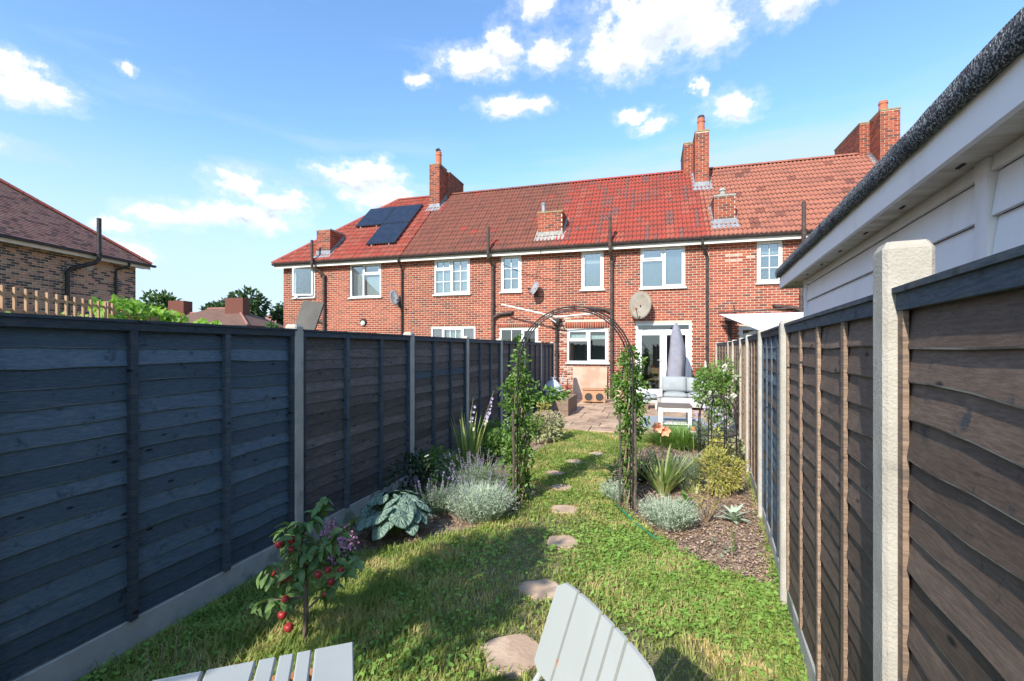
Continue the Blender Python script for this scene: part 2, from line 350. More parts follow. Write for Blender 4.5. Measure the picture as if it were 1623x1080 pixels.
def ground_mat():
    m = bpy.data.materials.new('lawn_earth'); m.use_nodes = True
    g = NT(m.node_tree)
    out = g.n('ShaderNodeOutputMaterial'); b = g.n('ShaderNodeBsdfPrincipled'); g.t.links.new(b.outputs[0], out.inputs[0])
    v = g.n('ShaderNodeNewGeometry').outputs['Position']
    c = g.mix(g.step(g.noise(v, 30, 5, .7), .35, .65), (.15, .16, .06), (.22, .20, .09))
    c = g.mix(g.step(g.noise(v, 2.1, 4, .6), .54, .70), c, (.25, .19, .095))
    g.set(b.inputs['Base Color'], c); b.inputs['Roughness'].default_value = .95
    bn = g.n('ShaderNodeBump'); bn.inputs['Strength'].default_value = .8; bn.inputs['Distance'].default_value = .02
    g.set(bn.inputs['Height'], g.noise(v, 60, 4, .7)); g.set(b.inputs['Normal'], bn.outputs[0])
    return m
M['lawn'] = ground_mat()

# ------------------------------------------------------------------ mesh helpers
INV = {}
class MB:
    def __init__(s, *mats): s.V = []; s.F = []; s.I = []; s.mats = list(mats)
    def mi(s, m):
        if isinstance(m, int): return m
        if m not in s.mats: s.mats.append(m)
        return s.mats.index(m)
    def add(s, V, F, m=0):
        m = s.mi(m); o = len(s.V); s.V.extend([tuple(v) for v in V])
        for f in F: s.F.append(tuple(i + o for i in f)); s.I.append(m)
        return s
    def quad(s, a, b, c, d, m=0): return s.add([a, b, c, d], [(0, 1, 2, 3)], m)
    def box(s, x0, x1, y0, y1, z0, z1, m=0):
        V = [(x, y, z) for z in (z0, z1) for y in (y0, y1) for x in (x0, x1)]
        return s.add(V, [(0, 2, 3, 1), (4, 5, 7, 6), (0, 1, 5, 4), (2, 6, 7, 3), (0, 4, 6, 2), (1, 3, 7, 5)], m)
    def obox(s, c, ax, ay, az, hx, hy, hz, m=0):
        c = Vector(c); ax, ay, az = Vector(ax) * hx, Vector(ay) * hy, Vector(az) * hz
        V = [c + ax * i + ay * j + az * k for k in (-1, 1) for j in (-1, 1) for i in (-1, 1)]
        return s.add(V, [(0, 2, 3, 1), (4, 5, 7, 6), (0, 1, 5, 4), (2, 6, 7, 3), (0, 4, 6, 2), (1, 3, 7, 5)], m)
    def tube(s, pts, r, n=8, m=0, cap=True):
        pts = [Vector(p) for p in pts]; V = []; F = []
        rs = r if isinstance(r, (list, tuple)) else [r] * len(pts)
        ref = Vector((0, 0, 1))
        prev = None
        for i, p in enumerate(pts):
            t = (pts[min(i + 1, len(pts) - 1)] - pts[max(i - 1, 0)]).normalized()
            a = t.cross(ref)
            if a.length < .1: a = t.cross(Vector((1, 0, 0)))
            a.normalize()
            if prev is not None:
                a = prev - t * prev.dot(t)
                a.normalize()
            prev = a; b = t.cross(a)
            for k in range(n):
                q = 2 * math.pi * k / n
                V.append(p + (a * math.cos(q) + b * math.sin(q)) * rs[i])
        for i in range(len(pts) - 1):
            for k in range(n):
                F.append((i * n + k, i * n + (k + 1) % n, (i + 1) * n + (k + 1) % n, (i + 1) * n + k))
        if cap:
            F.append(tuple(range(n))[::-1]); F.append(tuple((len(pts) - 1) * n + k for k in range(n)))
        return s.add(V, F, m)
    def lathe(s, c, prof, n=14, m=0):
        """profile (r,z) about the vertical through c"""
        V = []; F = []
        for r, z in prof:
            for k in range(n):
                q = 2 * math.pi * k / n; V.append((c[0] + r * math.cos(q), c[1] + r * math.sin(q), c[2] + z))
        for i in range(len(prof) - 1):
            for k in range(n): F.append((i * n + k, i * n + (k + 1) % n, (i + 1) * n + (k + 1) % n, (i + 1) * n + k))
        F.append(tuple(range(n))[::-1]); F.append(tuple((len(prof) - 1) * n + k for k in range(n)))
        return s.add(V, F, m)
    def mesh(s, name, inv=None, smooth=False):
        me = bpy.data.meshes.new(name)
        V = [tuple(inv @ Vector(v)) for v in s.V] if inv else s.V
        me.from_pydata(V, [], s.F)
        for m in s.mats: me.materials.append(M[m])
        if len(s.mats) > 1: me.polygons.foreach_set('material_index', s.I)
        if smooth: me.polygons.foreach_set('use_smooth', [True] * len(s.F))
        me.update()
        return me

def np_mesh(name, V, F, mats, idx=None, smooth=False):
    V = np.asarray(V, np.float32).reshape(-1, 3); F = np.asarray(F, np.int32); k = F.shape[1]
    me = bpy.data.meshes.new(name)
    me.vertices.add(len(V)); me.vertices.foreach_set('co', V.ravel())
    me.loops.add(F.size); me.loops.foreach_set('vertex_index', F.ravel())
    me.polygons.add(len(F)); me.polygons.foreach_set('loop_start', np.arange(0, F.size, k, dtype=np.int32))
    for m in mats: me.materials.append(M[m])
    if idx is not None: me.polygons.foreach_set('material_index', np.asarray(idx, np.int32))
    if smooth: me.polygons.foreach_set('use_smooth', np.ones(len(F), bool))
    me.update(calc_edges=True); me.validate()
    return me

def link(o, parent=None):
    COL.objects.link(o)
    if parent is not None: o.parent = parent
    return o
def tag(o, label=None, cat=None, group=None, kind=None):
    if label: o['label'] = label
    if cat: o['category'] = cat
    if group: o['group'] = group
    if kind: o['kind'] = kind
    return o
def thing(name, label, cat, loc=(0, 0, 0), rotz=0, group=None):
    o = bpy.data.objects.new(name, None); link(o)
    o.empty_display_size = .1
    o.location = loc; o.rotation_euler = (0, 0, rotz)
    INV[o] = (Matrix.Translation(loc) @ Matrix.Rotation(rotz, 4, 'Z')).inverted()
    return tag(o, label, cat, group)
def part(name, mb, parent, local=False, label=None, kind=None, smooth=False):
    me = mb if not isinstance(mb, MB) else mb.mesh(name, None if local else INV[parent], smooth)
    o = link(bpy.data.objects.new(name, me), parent); INV[o] = INV[parent]
    return tag(o, label, None, None, kind)
def npart(name, V, F, mats, parent, idx=None, kind=None, local=False, smooth=False, label=None):
    V = np.asarray(V, float).reshape(-1, 3)
    if not local:
        m = np.array(INV[parent]); V = V @ m[:3, :3].T + m[:3, 3]
    o = link(bpy.data.objects.new(name, np_mesh(name, V, F, mats, idx, smooth)), parent); INV[o] = INV[parent]
    return tag(o, label, None, None, kind)
def single(name, mb, label, cat, loc=(0, 0, 0), rotz=0, group=None, smooth=False, local=False):
    inv = (Matrix.Translation(loc) @ Matrix.Rotation(rotz, 4, 'Z')).inverted()
    o = link(bpy.data.objects.new(name, mb.mesh(name, None if local else inv, smooth)))
    o.location = loc; o.rotation_euler = (0, 0, rotz); INV[o] = inv
    return tag(o, label, cat, group)
def struct(name, mb, kind='structure'):
    o = link(bpy.data.objects.new(name, mb if not isinstance(mb, MB) else mb.mesh(name)))
    return tag(o, kind=kind)

BOXF = np.array([(0, 2, 3, 1), (4, 5, 7, 6), (0, 1, 5, 4), (2, 6, 7, 3), (0, 4, 6, 2), (1, 3, 7, 5)])
def boxes_np(B):
    """B rows x0,x1,y0,y1,z0,z1 -> verts, faces"""
    B = np.asarray(B, float); n = len(B)
    V = np.empty((n, 8, 3))
    for i, (k, j, q) in enumerate([(k, j, q) for k in (0, 1) for j in (0, 1) for q in (0, 1)]):
        V[:, i, 0] = B[:, q]; V[:, i, 1] = B[:, 2 + j]; V[:, i, 2] = B[:, 4 + k]
    F = (BOXF[None] + (np.arange(n) * 8)[:, None, None]).reshape(-1, 4)
    return V.reshape(-1, 3), F
def unit(a): return a / np.maximum(np.linalg.norm(a, axis=-1, keepdims=True), 1e-9)
def rdir(n, up=0.):
    d = rng.normal(size=(n, 3)); d[:, 2] += up; return unit(d)
def leaves_np(P, D, N, L, Wd, fold=.18, droop=.12):
    """folded leaf, two quads each"""
    P = np.asarray(P, float); n = len(P)
    D = unit(D); S = unit(np.cross(D, N)); N2 = np.cross(S, D)
    L = np.broadcast_to(L, n)[:, None]; Wd = np.broadcast_to(Wd, n)[:, None]
    a = P; tip = P + D * L - N2 * L * droop
    l1 = P + D * L * .3 + S * Wd * .48 + N2 * Wd * fold; l2 = P + D * L * .68 + S * Wd * .40 + N2 * (Wd * fold - L * droop * .4)
    r1 = P + D * L * .3 - S * Wd * .48 + N2 * Wd * fold; r2 = P + D * L * .68 - S * Wd * .40 + N2 * (Wd * fold - L * droop * .4)
    V = np.stack([a, l1, l2, tip, r2, r1], 1).reshape(-1, 3)
    f = np.array([(0, 1, 2, 3), (0, 3, 4, 5)])
    F = (f[None] + (np.arange(n) * 6)[:, None, None]).reshape(-1, 4)
    return V, F
def blades_np(base, D, L, Wd, bend, seg=4, tipw=.12):
    """arching strap leaves; D start direction, bend = sag over the length"""
    n = len(base); D = unit(np.asarray(D, float))
    H = D * np.array([1, 1, 0]); H = unit(H + 1e-6 * rng.normal(size=(n, 3)))
    S = unit(np.cross(D, H * [1, 1, 0] + [0, 0, .0])); bad = np.linalg.norm(np.cross(D, H), axis=1) < .05
    S = unit(np.cross(H, [0, 0, 1.]))
    L = np.broadcast_to(L, n); Wd = np.broadcast_to(Wd, n); bend = np.broadcast_to(bend, n)
    ts = np.linspace(0, 1, seg + 1); V = []
    for t in ts:
        c = base + D * (L * t)[:, None] + (H * .6 - np.array([0, 0, .8])) * (L * bend * t * t)[:, None]
        w = (Wd * .5 * (1 - (1 - tipw) * t ** 2.2))[:, None]
        V += [c - S * w, c + S * w]
    V = np.stack(V, 1); k = 2 * (seg + 1)
    f = np.array([(2 * i, 2 * i + 1, 2 * i + 3, 2 * i + 2) for i in range(seg)])
    F = (f[None] + (np.arange(n) * k)[:, None, None]).reshape(-1, 4)
    return V.reshape(-1, 3), F
def blob(n, c, r, shell=.5):
    """points inside an ellipsoid, biased to its skin; returns points, outward dirs"""
    d = rdir(n); q = (shell + (1 - shell) * rng.random(n)) ** .7
    return np.array(c) + d * q[:, None] * np.array(r), d
def clumpy(n, c, r, k=9, cr=.38, shell=.3):
    cs, ds = blob(k, c, np.array(r) * (1 - cr * .8), .5)
    P = []; D = []
    for i in range(k):
        p, d = blob(n // k, cs[i], np.array(r) * cr * rng.uniform(.75, 1.25), shell); P.append(p); D.append(unit(d + .6 * ds[i]))
    return np.concatenate(P), np.concatenate(D)

# ------------------------------------------------------------------ the ground
g = MB('lawn'); g.quad((-400, -120, -.012), (400, -120, -.012), (400, 700, -.012), (-400, 700, -.012)); struct('ground', g)
BED = [(-.50, 6.9), (-.48, 5.7), (-.34, 5.1), (-.16, 4.72), (.06, 4.25), (.26, 3.96), (.46, 3.74), (.66, 3.62), (.82, 3.58), (1.02, 5.03), (1.2, 6.78), (1.45, 8.64), (1.6, 9.3), (.35, 9.3), (.15, 8.6), (-.25, 7.6)]
g = MB('soil')
cx = (.55, 6.2, .02)
ring = [(x + random.uniform(-.02, .02), y, -.006) for x, y in BED]; n = len(ring)
g.add([cx] + ring, [(0, i + 1, (i + 1) % n + 1) for i in range(n)]); struct('flower_bed_soil', g)
LBED = [(-2.64, 3.3), (-2.2, 3.25), (-1.85, 3.55), (-1.55, 3.95), (-1.3, 4.5), (-1.2, 5.2), (-1.55, 6.0), (-1.7, 7.0), (-1.55, 7.9), (-1.6, 8.7), (-1.95, 9.3), (-2.64, 9.3)]
g = MB('soil'); n = len(LBED)
g.add([(-2.2, 6, .012)] + [(x, y, -.006) for x, y in LBED], [(0, i + 1, (i + 1) % n + 1) for i in range(n)]); struct('border_soil', g)

def inpoly(x, y, poly):
    c = np.zeros(len(x), bool); n = len(poly)
    for i in range(n):
        x1, y1 = poly[i]; x2, y2 = poly[(i + 1) % n]
        if y1 == y2: continue
        c ^= ((y1 > y) != (y2 > y)) & (x < (x2 - x1) * (y - y1) / (y2 - y1) + x1)
    return c

# ------------------------------------------------------------------ patio
pt = link(bpy.data.objects.new('patio', MB('patio_base').box(-2.66, 2.0, 9.32, 15.29, -.3, .0).mesh('patio'))); tag(pt, kind='structure'); INV[pt] = Matrix.Identity(4)
y = 9.30; row = 0
slab_meshes = {}
while y < 15.2:
    d = [.60, .45, .60, .60, .45, .60, .60, .60, .60, .60][row % 10]
    x = -2.66 + [0, -.3, -.15, -.4, -.1, -.3, 0, -.2, -.35, -.1][row % 10]
    while x < 1.95:
        w = random.choice([.6, .6, .75, .9])
        x0, x1, y1 = max(x, -2.65), min(x + w, 1.98), min(y + d, 15.27)
        if x1 - x0 > .08 and y1 - y > .1:
            key = (round(x1 - x0, 2), round(y1 - y, 2))
            if key not in slab_meshes:
                a, b = key[0] / 2 - .007, key[1] / 2 - .007; e = .006
                s_ = MB('slab')
                s_.add([(-a, -b, 0), (a, -b, 0), (a, b, 0), (-a, b, 0), (-a, -b, .022), (a, -b, .022), (a, b, .022), (-a, b, .022), (-a + e, -b + e, .028), (a - e, -b + e, .028), (a - e, b - e, .028), (-a + e, b - e, .028)],
                       [(0, 1, 5, 4), (1, 2, 6, 5), (2, 3, 7, 6), (3, 0, 4, 7), (4, 5, 9, 8), (5, 6, 10, 9), (6, 7, 11, 10), (7, 4, 8, 11), (8, 9, 10, 11)])
                slab_meshes[key] = s_.mesh('paving_slab')
            o = link(bpy.data.objects.new('paving_slab', slab_meshes[key]), pt)
            o.location = ((x0 + x1) / 2, (y + y1) / 2, -.006 + random.uniform(0, .006)); o.rotation_euler = (random.uniform(-.004, .004), random.uniform(-.004, .004), 0)
        x += w
    y += d; row += 1

# ------------------------------------------------------------------ stepping stones
ST = [(-.70, 2.42, .17, .17), (-.70, 3.11, .15, .14), (-.71, 3.92, .135, .13), (-.83, 4.72, .14, .12), (-.99, 5.46, .135, .12), (-1.19, 6.06, .13, .12), (-1.05, 6.75, .135, .13), (-.79, 7.33, .14, .14)]
SLAB = ['largest flagstone in the lawn beside the pale chair back', 'flagstone in the lawn touching the top corner of the chair', 'round flagstone in the clover, third from the chair', 'flagstone in the lawn left of the silver domed bush', 'flagstone in the lawn level with the arch feet', 'flagstone in the arch shadow, between two close stones', 'small flagstone just beyond the arch shadow', 'farthest flagstone in the lawn before the patio']
for i, (x, y, a, b) in enumerate(ST):
    mb = MB('stone'); k = 12
    rr = [1.02 + .10 * math.cos(4 * 6.2832 * j / k + i) + random.uniform(-.11, .11) for j in range(k)]
    lo = [(a * rr[j] * math.cos(6.2832 * j / k), b * rr[j] * math.sin(6.2832 * j / k), -.03) for j in range(k)]
    mid = [(p[0], p[1], .005) for p in lo]; top = [(p[0] * .95, p[1] * .95, .010 + random.uniform(-.002, .002)) for p in lo]
    mb.add(lo + mid + top + [(0, 0, .011)], [(j, (j + 1) % k, k + (j + 1) % k, k + j) for j in range(k)] + [(k + j, k + (j + 1) % k, 2 * k + (j + 1) % k, 2 * k + j) for j in range(k)] + [(2 * k + j, 2 * k + (j + 1) % k, 3 * k) for j in range(k)])
    single('stepping_stone', mb, SLAB[i], 'stepping stone', (x, y, 0), 0, 'stepping stones through the lawn', local=True)

# ------------------------------------------------------------------ lawn: blades, clover, straw
def lawn():
    def pts(n, fy):
        y = 1.15 + (9.3 - 1.15) * rng.random(n) ** fy; x = -2.64 + rng.random(n) * 4.3
        xr = .64 + (y - 1.5) * .112
        jx, jy = x + rng.normal(0, .035, n), y + rng.normal(0, .035, n)
        ok = (x < xr + .0) & ~inpoly(jx, jy, BED) & ~inpoly(jx, jy, LBED)
        for sx, sy, a, b in ST: ok &= ((x - sx) / (a * .90)) ** 2 + ((y - sy) / (b * .90)) ** 2 > rng.uniform(.8, 1.25, len(x))
        return x[ok], y[ok]
    def fnoise(x, y, s):
        r = np.random.default_rng(s); v = 0
        for i in range(7):
            a = r.uniform(0, 6.28); k = r.uniform(1.2, 5.5); v = v + np.sin((x * math.cos(a) + y * math.sin(a)) * k + r.uniform(0, 6.28))
        return v / 3
    x, y = pts(330000, 1.35)
    keep = rng.random(len(x)) < np.clip(.85 - .75 * np.clip(fnoise(x, y, 3), 0, 1), .12, 1); x, y = x[keep], y[keep]
    n = len(x)
    h = (.022 + .03 * rng.random(n)) * (1 + .35 * fnoise(x, y, 5)) * np.where(x < -1.6, 1.5, 1)
    h = np.clip(h, .012, .09)
    a = rng.random(n) * 6.2832; lean = .25 + .9 * rng.random(n)
    B = np.stack([x, y, np.full(n, -.008)], 1)
    S = np.stack([-np.sin(a), np.cos(a), np.zeros(n)], 1); Hd = np.stack([np.cos(a), np.sin(a), np.zeros(n)], 1)
    w = (.0022 + .0016 * rng.random(n))[:, None] * (1 + .12 * y[:, None])
    mid = B + np.array([0, 0, 1.]) * (h * .6)[:, None] + Hd * (h * lean * .25)[:, None]
    tip = B + np.array([0, 0, 1.]) * h[:, None] + Hd * (h * lean)[:, None]
    V = np.stack([B - S * w, B + S * w, mid + S * w * .75, mid - S * w * .75, tip], 1).reshape(-1, 3)
    o = np.arange(n)[:, None, None] * 5
    # quad then tri stored as degenerate-free tris
    F = (np.array([(0, 1, 2), (0, 2, 3), (3, 2, 4)])[None] + o).reshape(-1, 3)
    struct('lawn_grass', np_mesh('lawn_grass', V, F, ['grass']), 'stuff')
    # clover mats, thick in the near right of the lawn, looser elsewhere
    x, y = pts(120000, 1.6)
    f = fnoise(x, y, 9)
    pr = np.clip(.18 + .95 * np.clip((x + .55) / .5, 0, 1) * np.clip((4.4 - y) / .8, 0, 1) + .5 * np.clip(f - .2, 0, 1), 0, .95) * np.clip(1.1 - .8 * np.clip(fnoise(x, y, 21), 0, 1) - 1.1 * np.clip(fnoise(x, y, 3) - .15, 0, 1), 0, 1)
    k = rng.random(len(x)) < pr; x, y = x[k], y[k]; n = len(x)
    z = .012 + .028 * rng.random(n)
    c = np.stack([x, y, z], 1); a0 = rng.random(n) * 6.28
    N = unit(np.stack([rng.normal(0, .3, n), rng.normal(0, .3, n), np.ones(n)], 1))
    Vs = []; Fs = []; off = 0
    for j in range(3):
        a = a0 + j * 2.094
        D = np.stack([np.cos(a), np.sin(a), np.full(n, .12)], 1); D = unit(D - N * (D * N).sum(1, keepdims=True))
        s = .007 + .015 * rng.random(n) ** 1.3
        v, fq = leaves_np(c, D, N, s, s * 1.0, .12, .05); Vs.append(v); Fs.append(fq + off); off += len(v)
    struct('clover_mat', np_mesh('clover_mat', np.concatenate(Vs), np.concatenate(Fs), ['clover']), 'stuff')
    # dry straw lying in worn patches
    x, y = pts(26000, 1.5); k = fnoise(x, y, 3) > .15; x, y = x[k], y[k]; n = len(x)
    a = rng.random(n) * 6.28; D = np.stack([np.cos(a), np.sin(a), rng.normal(0, .15, n)], 1)
    V, F = leaves_np(np.stack([x, y, .006 + .012 * rng.random(n)], 1), D, np.tile([0, 0, 1.], (n, 1)), .02 + .03 * rng.random(n), .003)
    struct('dry_straw', np_mesh('dry_straw', V, F, ['straw']), 'stuff')
    # bark chips on both beds
    xs = rng.uniform(-.55, 1.6, 30000); ys = 3.5 + 5.8 * rng.random(30000) ** 1.5
    k = inpoly(xs, ys, BED); xs, ys = xs[k], ys[k]
    x2 = rng.uniform(-2.64, -1.2, 6000); y2 = rng.uniform(3.2, 9.3, 6000); k = inpoly(x2, y2, LBED); xs = np.r_[xs, x2[k]]; ys = np.r_[ys, y2[k]]
    n = len(xs); D = rdir(n); D[:, 2] *= .35
    V, F = leaves_np(np.stack([xs, ys, .008 + .016 * rng.random(n)], 1), D, unit(rdir(n) * .5 + [0, 0, 1.]), .012 + .028 * rng.random(n) ** 2, .008 + .010 * rng.random(n), .1)
    struct('bark_mulch', np_mesh('bark_mulch', V, F, ['chip', 'soil', 'straw'], np.repeat(rng.choice([0, 0, 1, 1, 1, 2], n), 2)), 'stuff')
lawn()

# ------------------------------------------------------------------ terrace houses
YW, EAVE_Z, EAVE_Y, ALPHA = 15.3, 4.90, 15.0, math.atan2(8.12 - 4.90, 3.52)
RIDGE_Y = 18.52
def subtract(x0, x1, cuts):
    segs = [(x0, x1)]
    for a, b in cuts:
        new = []
        for s, e in segs:
            if b <= s or a >= e: new.append((s, e)); continue
            if a > s: new.append((s, a))
            if b < e: new.append((b, e))
        segs = new
    return segs
BRICK_ME = {}
def brick_mesh(mat):
    if mat not in BRICK_ME:
        a = MB(mat); a.box(-.1062, .1062, -.003, .03, -.0314, .0314); a.F.pop(3); a.I.pop(3)
        BRICK_ME[mat] = a.mesh('brick')
    return BRICK_ME[mat]
def facade(H, x0, x1, z0, z1, holes, pre='brick', mortar='mortar', vis=None, soldier=(), wts=(.30, .26, .22, .16, .06), thick=.28, limit=300, pale=None):
    """wall with openings (mortar), bricks proud of it; local coords, wall faces -y at y=0"""
    xs = sorted({x0, x1, *[v for h in holes for v in h[:2]]}); zs = sorted({z0, z1, *[v for h in holes for v in h[2:]]})
    mb = MB(mortar)
    inside = lambda a, b: any(h[0] < a < h[1] and h[2] < b < h[3] for h in holes)
    for i in range(len(xs) - 1):
        for j in range(len(zs) - 1):
            if not inside((xs[i] + xs[i + 1]) / 2, (zs[j] + zs[j + 1]) / 2):
                mb.quad((xs[i], 0, zs[j]), (xs[i + 1], 0, zs[j]), (xs[i + 1], 0, zs[j + 1]), (xs[i], 0, zs[j + 1]))
    for a, b, c, d in holes:
        t = .16
        mb.quad((a, 0, c), (a, 0, d), (a, t, d), (a, t, c)); mb.quad((b, 0, c), (b, t, c), (b, t, d), (b, 0, d))
        mb.quad((a, 0, d), (b, 0, d), (b, t, d), (a, t, d)); mb.quad((a, 0, c), (a, t, c), (b, t, c), (b, 0, c))
    wall = part('wall', mb, H, local=True)
    rows = []
    nrow = int((z1 - z0) / .075)
    for r in range(nrow):
        zc = z0 + .0425 + r * .075
        cuts = [(h[0] - .004, h[1] + .004) for h in holes if h[2] - .01 < zc + .03 and h[3] + .01 > zc - .03]
        cuts += [(s[0], s[1]) for s in soldier if s[2] < zc + .03 and s[3] > zc - .03]
        off = (r % 2) * .1125
        for s, e in subtract(x0, x1, cuts):
            k0 = math.floor((s - x0 + off) / .225)
            x = x0 + k0 * .225 - off
            while x < e:
                a, b = max(x + .005, s), min(x + .22, e)
                if b - a > .03: rows.append((a, b, zc))
                x += .225
    rows = [(a, b, z, 5 if pale and pale(a, z) and random.random() < .38 else random.choices(range(5), wts)[0]) for a, b, z in rows]
    full = [q for q in rows if abs(q[1] - q[0] - .215) < 1e-6]
    if vis: full = [q for q in full if vis((q[0] + q[1]) / 2, q[2])]
    full.sort(key=lambda q: (H.location.x + q[0]) ** 2 * .2 + abs(q[2] - 3.0) if pre == 'brick' else -q[0])
    chosen = set(full[:limit])
    for a, b, z, m in chosen:
        o = link(bpy.data.objects.new('brick', brick_mesh(pre + str(m))), wall); o.location = ((a + b) / 2, random.uniform(-.001, .001), z)
    rest = [q for q in rows if q not in chosen]
    B = [(a + .0013, b - .0013, -.003 + random.uniform(-.001, .001), .03, z - .0314, z + .0314) for a, b, z, m in rest]; I = [m for *_, m in rest]
    for s in soldier:
        x = s[0]
        while x + .065 <= s[1] + .005:
            B.append((x + .004, x + .069, -.006, .03, s[2] + .005, s[3] - .005)); I.append(random.choice([0, 1, 3])); x += .075
    V, F = boxes_np(B)
    npart('brick_courses', V, F, [pre + str(i) for i in range(6)], wall, np.repeat(I, 6), 'stuff', local=True)
    return wall

def window(H, a, b, c, d, spec, back='room', curtain=None, glass='glass_sky', sill=True, name='window', open_sash=None):
    """white frame in opening; spec = list of lights (x0,x1,z0,z1 fractions, bars_x, bars_z, sash?)"""
    y0, y1 = .015, .085; f = .055
    fr = MB('white')
    fr.box(a, a + f, y0, y1, c, d); fr.box(b - f, b, y0, y1, c, d); fr.box(a + f, b - f, y0, y1, d - f, d); fr.box(a + f, b - f, y0, y1, c, c + f)
    panes = []
    ia, ib, ic, id_ = a + f, b - f, c + f, d - f
    m = .028
    for (u0, u1, v0, v1, bx, bz, sash) in spec:
        p0, p1, q0, q1 = ia + (ib - ia) * u0, ia + (ib - ia) * u1, ic + (id_ - ic) * v0, ic + (id_ - ic) * v1
        if u1 < 1: fr.box(p1 - m, p1 + m, y0 + .002, y1 - .002, q0, q1)
        if v0 > 0: fr.box(p0 + (m if u0 > 0 else 0), p1 - (m if u1 < 1 else 0), y0 + .004, y1 - .004, q0 - m, q0 + m)
        P0, P1, Q0, Q1 = p0 + (m if u0 > 0 else 0), p1 - (m if u1 < 1 else 0), q0 + (m if v0 > 0 else 0), q1 - (m if v1 < 1 else 0)
        if sash:
            s = .04; t = -.008
            fr.box(P0, P0 + s, t, y1 - .02, Q0, Q1); fr.box(P1 - s, P1, t, y1 - .02, Q0, Q1); fr.box(P0 + s, P1 - s, t, y1 - .02, Q1 - s, Q1); fr.box(P0 + s, P1 - s, t, y1 - .02, Q0, Q0 + s)
            P0 += s; P1 -= s; Q0 += s; Q1 -= s
        for i in range(1, bx): xx = P0 + (P1 - P0) * i / bx; fr.box(xx - .011, xx + .011, y0 + .012, y0 + .03, Q0, Q1)
        for i in range(1, bz): zz = Q0 + (Q1 - Q0) * i / bz; fr.box(P0, P1, y0 + .014, y0 + .028, zz - .011, zz + .011)
        panes.append((P0, P1, Q0, Q1))
    w = part(name, fr, H, local=True)
    for P0, P1, Q0, Q1 in panes:
        part('pane', MB(glass).box(P0, P1, y0 + .034, y0 + .040, Q0, Q1), w, local=True)
    if sill: part('sill', MB('white').box(a - .05, b + .05, -.075, .05, c - .045, c - .002), w, local=True)
    r = MB(back); y2, y3 = .17, 1.7
    r.quad((a, y3, c - .3), (b, y3, c - .3), (b, y3, d + .2), (a, y3, d + .2)); r.quad((a, y2, c - .3), (a, y3, c - .3), (a, y3, d + .2), (a, y2, d + .2))
    r.quad((b, y2, c - .3), (b, y2, d + .2), (b, y3, d + .2), (b, y3, c - .3)); r.quad((a, y2, d + .2), (a, y3, d + .2), (b, y3, d + .2), (b, y2, d + .2)); r.quad((a, y2, c - .3), (b, y2, c - .3), (b, y3, c - .3), (a, y3, c - .3))
    part('room', r, H, local=True)
    if curtain:
        for (u0, u1, v0, v1, mt) in curtain:
            cm = MB(mt); k = max(2, int((u1 - u0) * 22)); xs = [ia + (ib - ia) * (u0 + (u1 - u0) * i / k) for i in range(k + 1)]
            zz0, zz1 = ic + (id_ - ic) * v0, ic + (id_ - ic) * v1
            for i in range(k):
                ya, yb = .12 + .012 * (i % 2), .12 + .012 * ((i + 1) % 2)
                cm.quad((xs[i], ya, zz0), (xs[i + 1], yb, zz0), (xs[i + 1], yb, zz1), (xs[i], ya, zz1))
            part('curtain', cm, w, local=True)
    return w

TILE_ME = {}
TW, TG = .25, .295
def tile_verts():
    pr = [(0, .002), (.10, .002), (.2, .036), (.30, .046), (.40, .034), (.5, .002), (.60, .002), (.70, .036), (.80, .046), (.90, .034), (1, .002)]
    V = []
    for y, up in ((0, .038), (TG + .05, .0)):
        for s, z in pr: V.append(((s - .5) * TW, y, z + up))
    for s, z in pr: V.append(((s - .5) * TW, .004, -.016))
    k = len(pr); F = [(i, i + 1, k + i + 1, k + i) for i in range(k - 1)] + [(2 * k + i, 2 * k + i + 1, i + 1, i) for i in range(k - 1)]
    return np.array(V), np.array(F)
TV, TF = tile_verts()
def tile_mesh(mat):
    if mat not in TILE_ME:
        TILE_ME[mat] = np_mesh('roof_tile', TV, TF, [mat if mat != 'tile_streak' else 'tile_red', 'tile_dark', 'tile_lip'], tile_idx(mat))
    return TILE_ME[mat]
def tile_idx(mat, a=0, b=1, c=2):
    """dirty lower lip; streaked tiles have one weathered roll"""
    return [b if (mat == 'tile_streak' and i >= 5) else a for i in range(10)] + [c] * 10
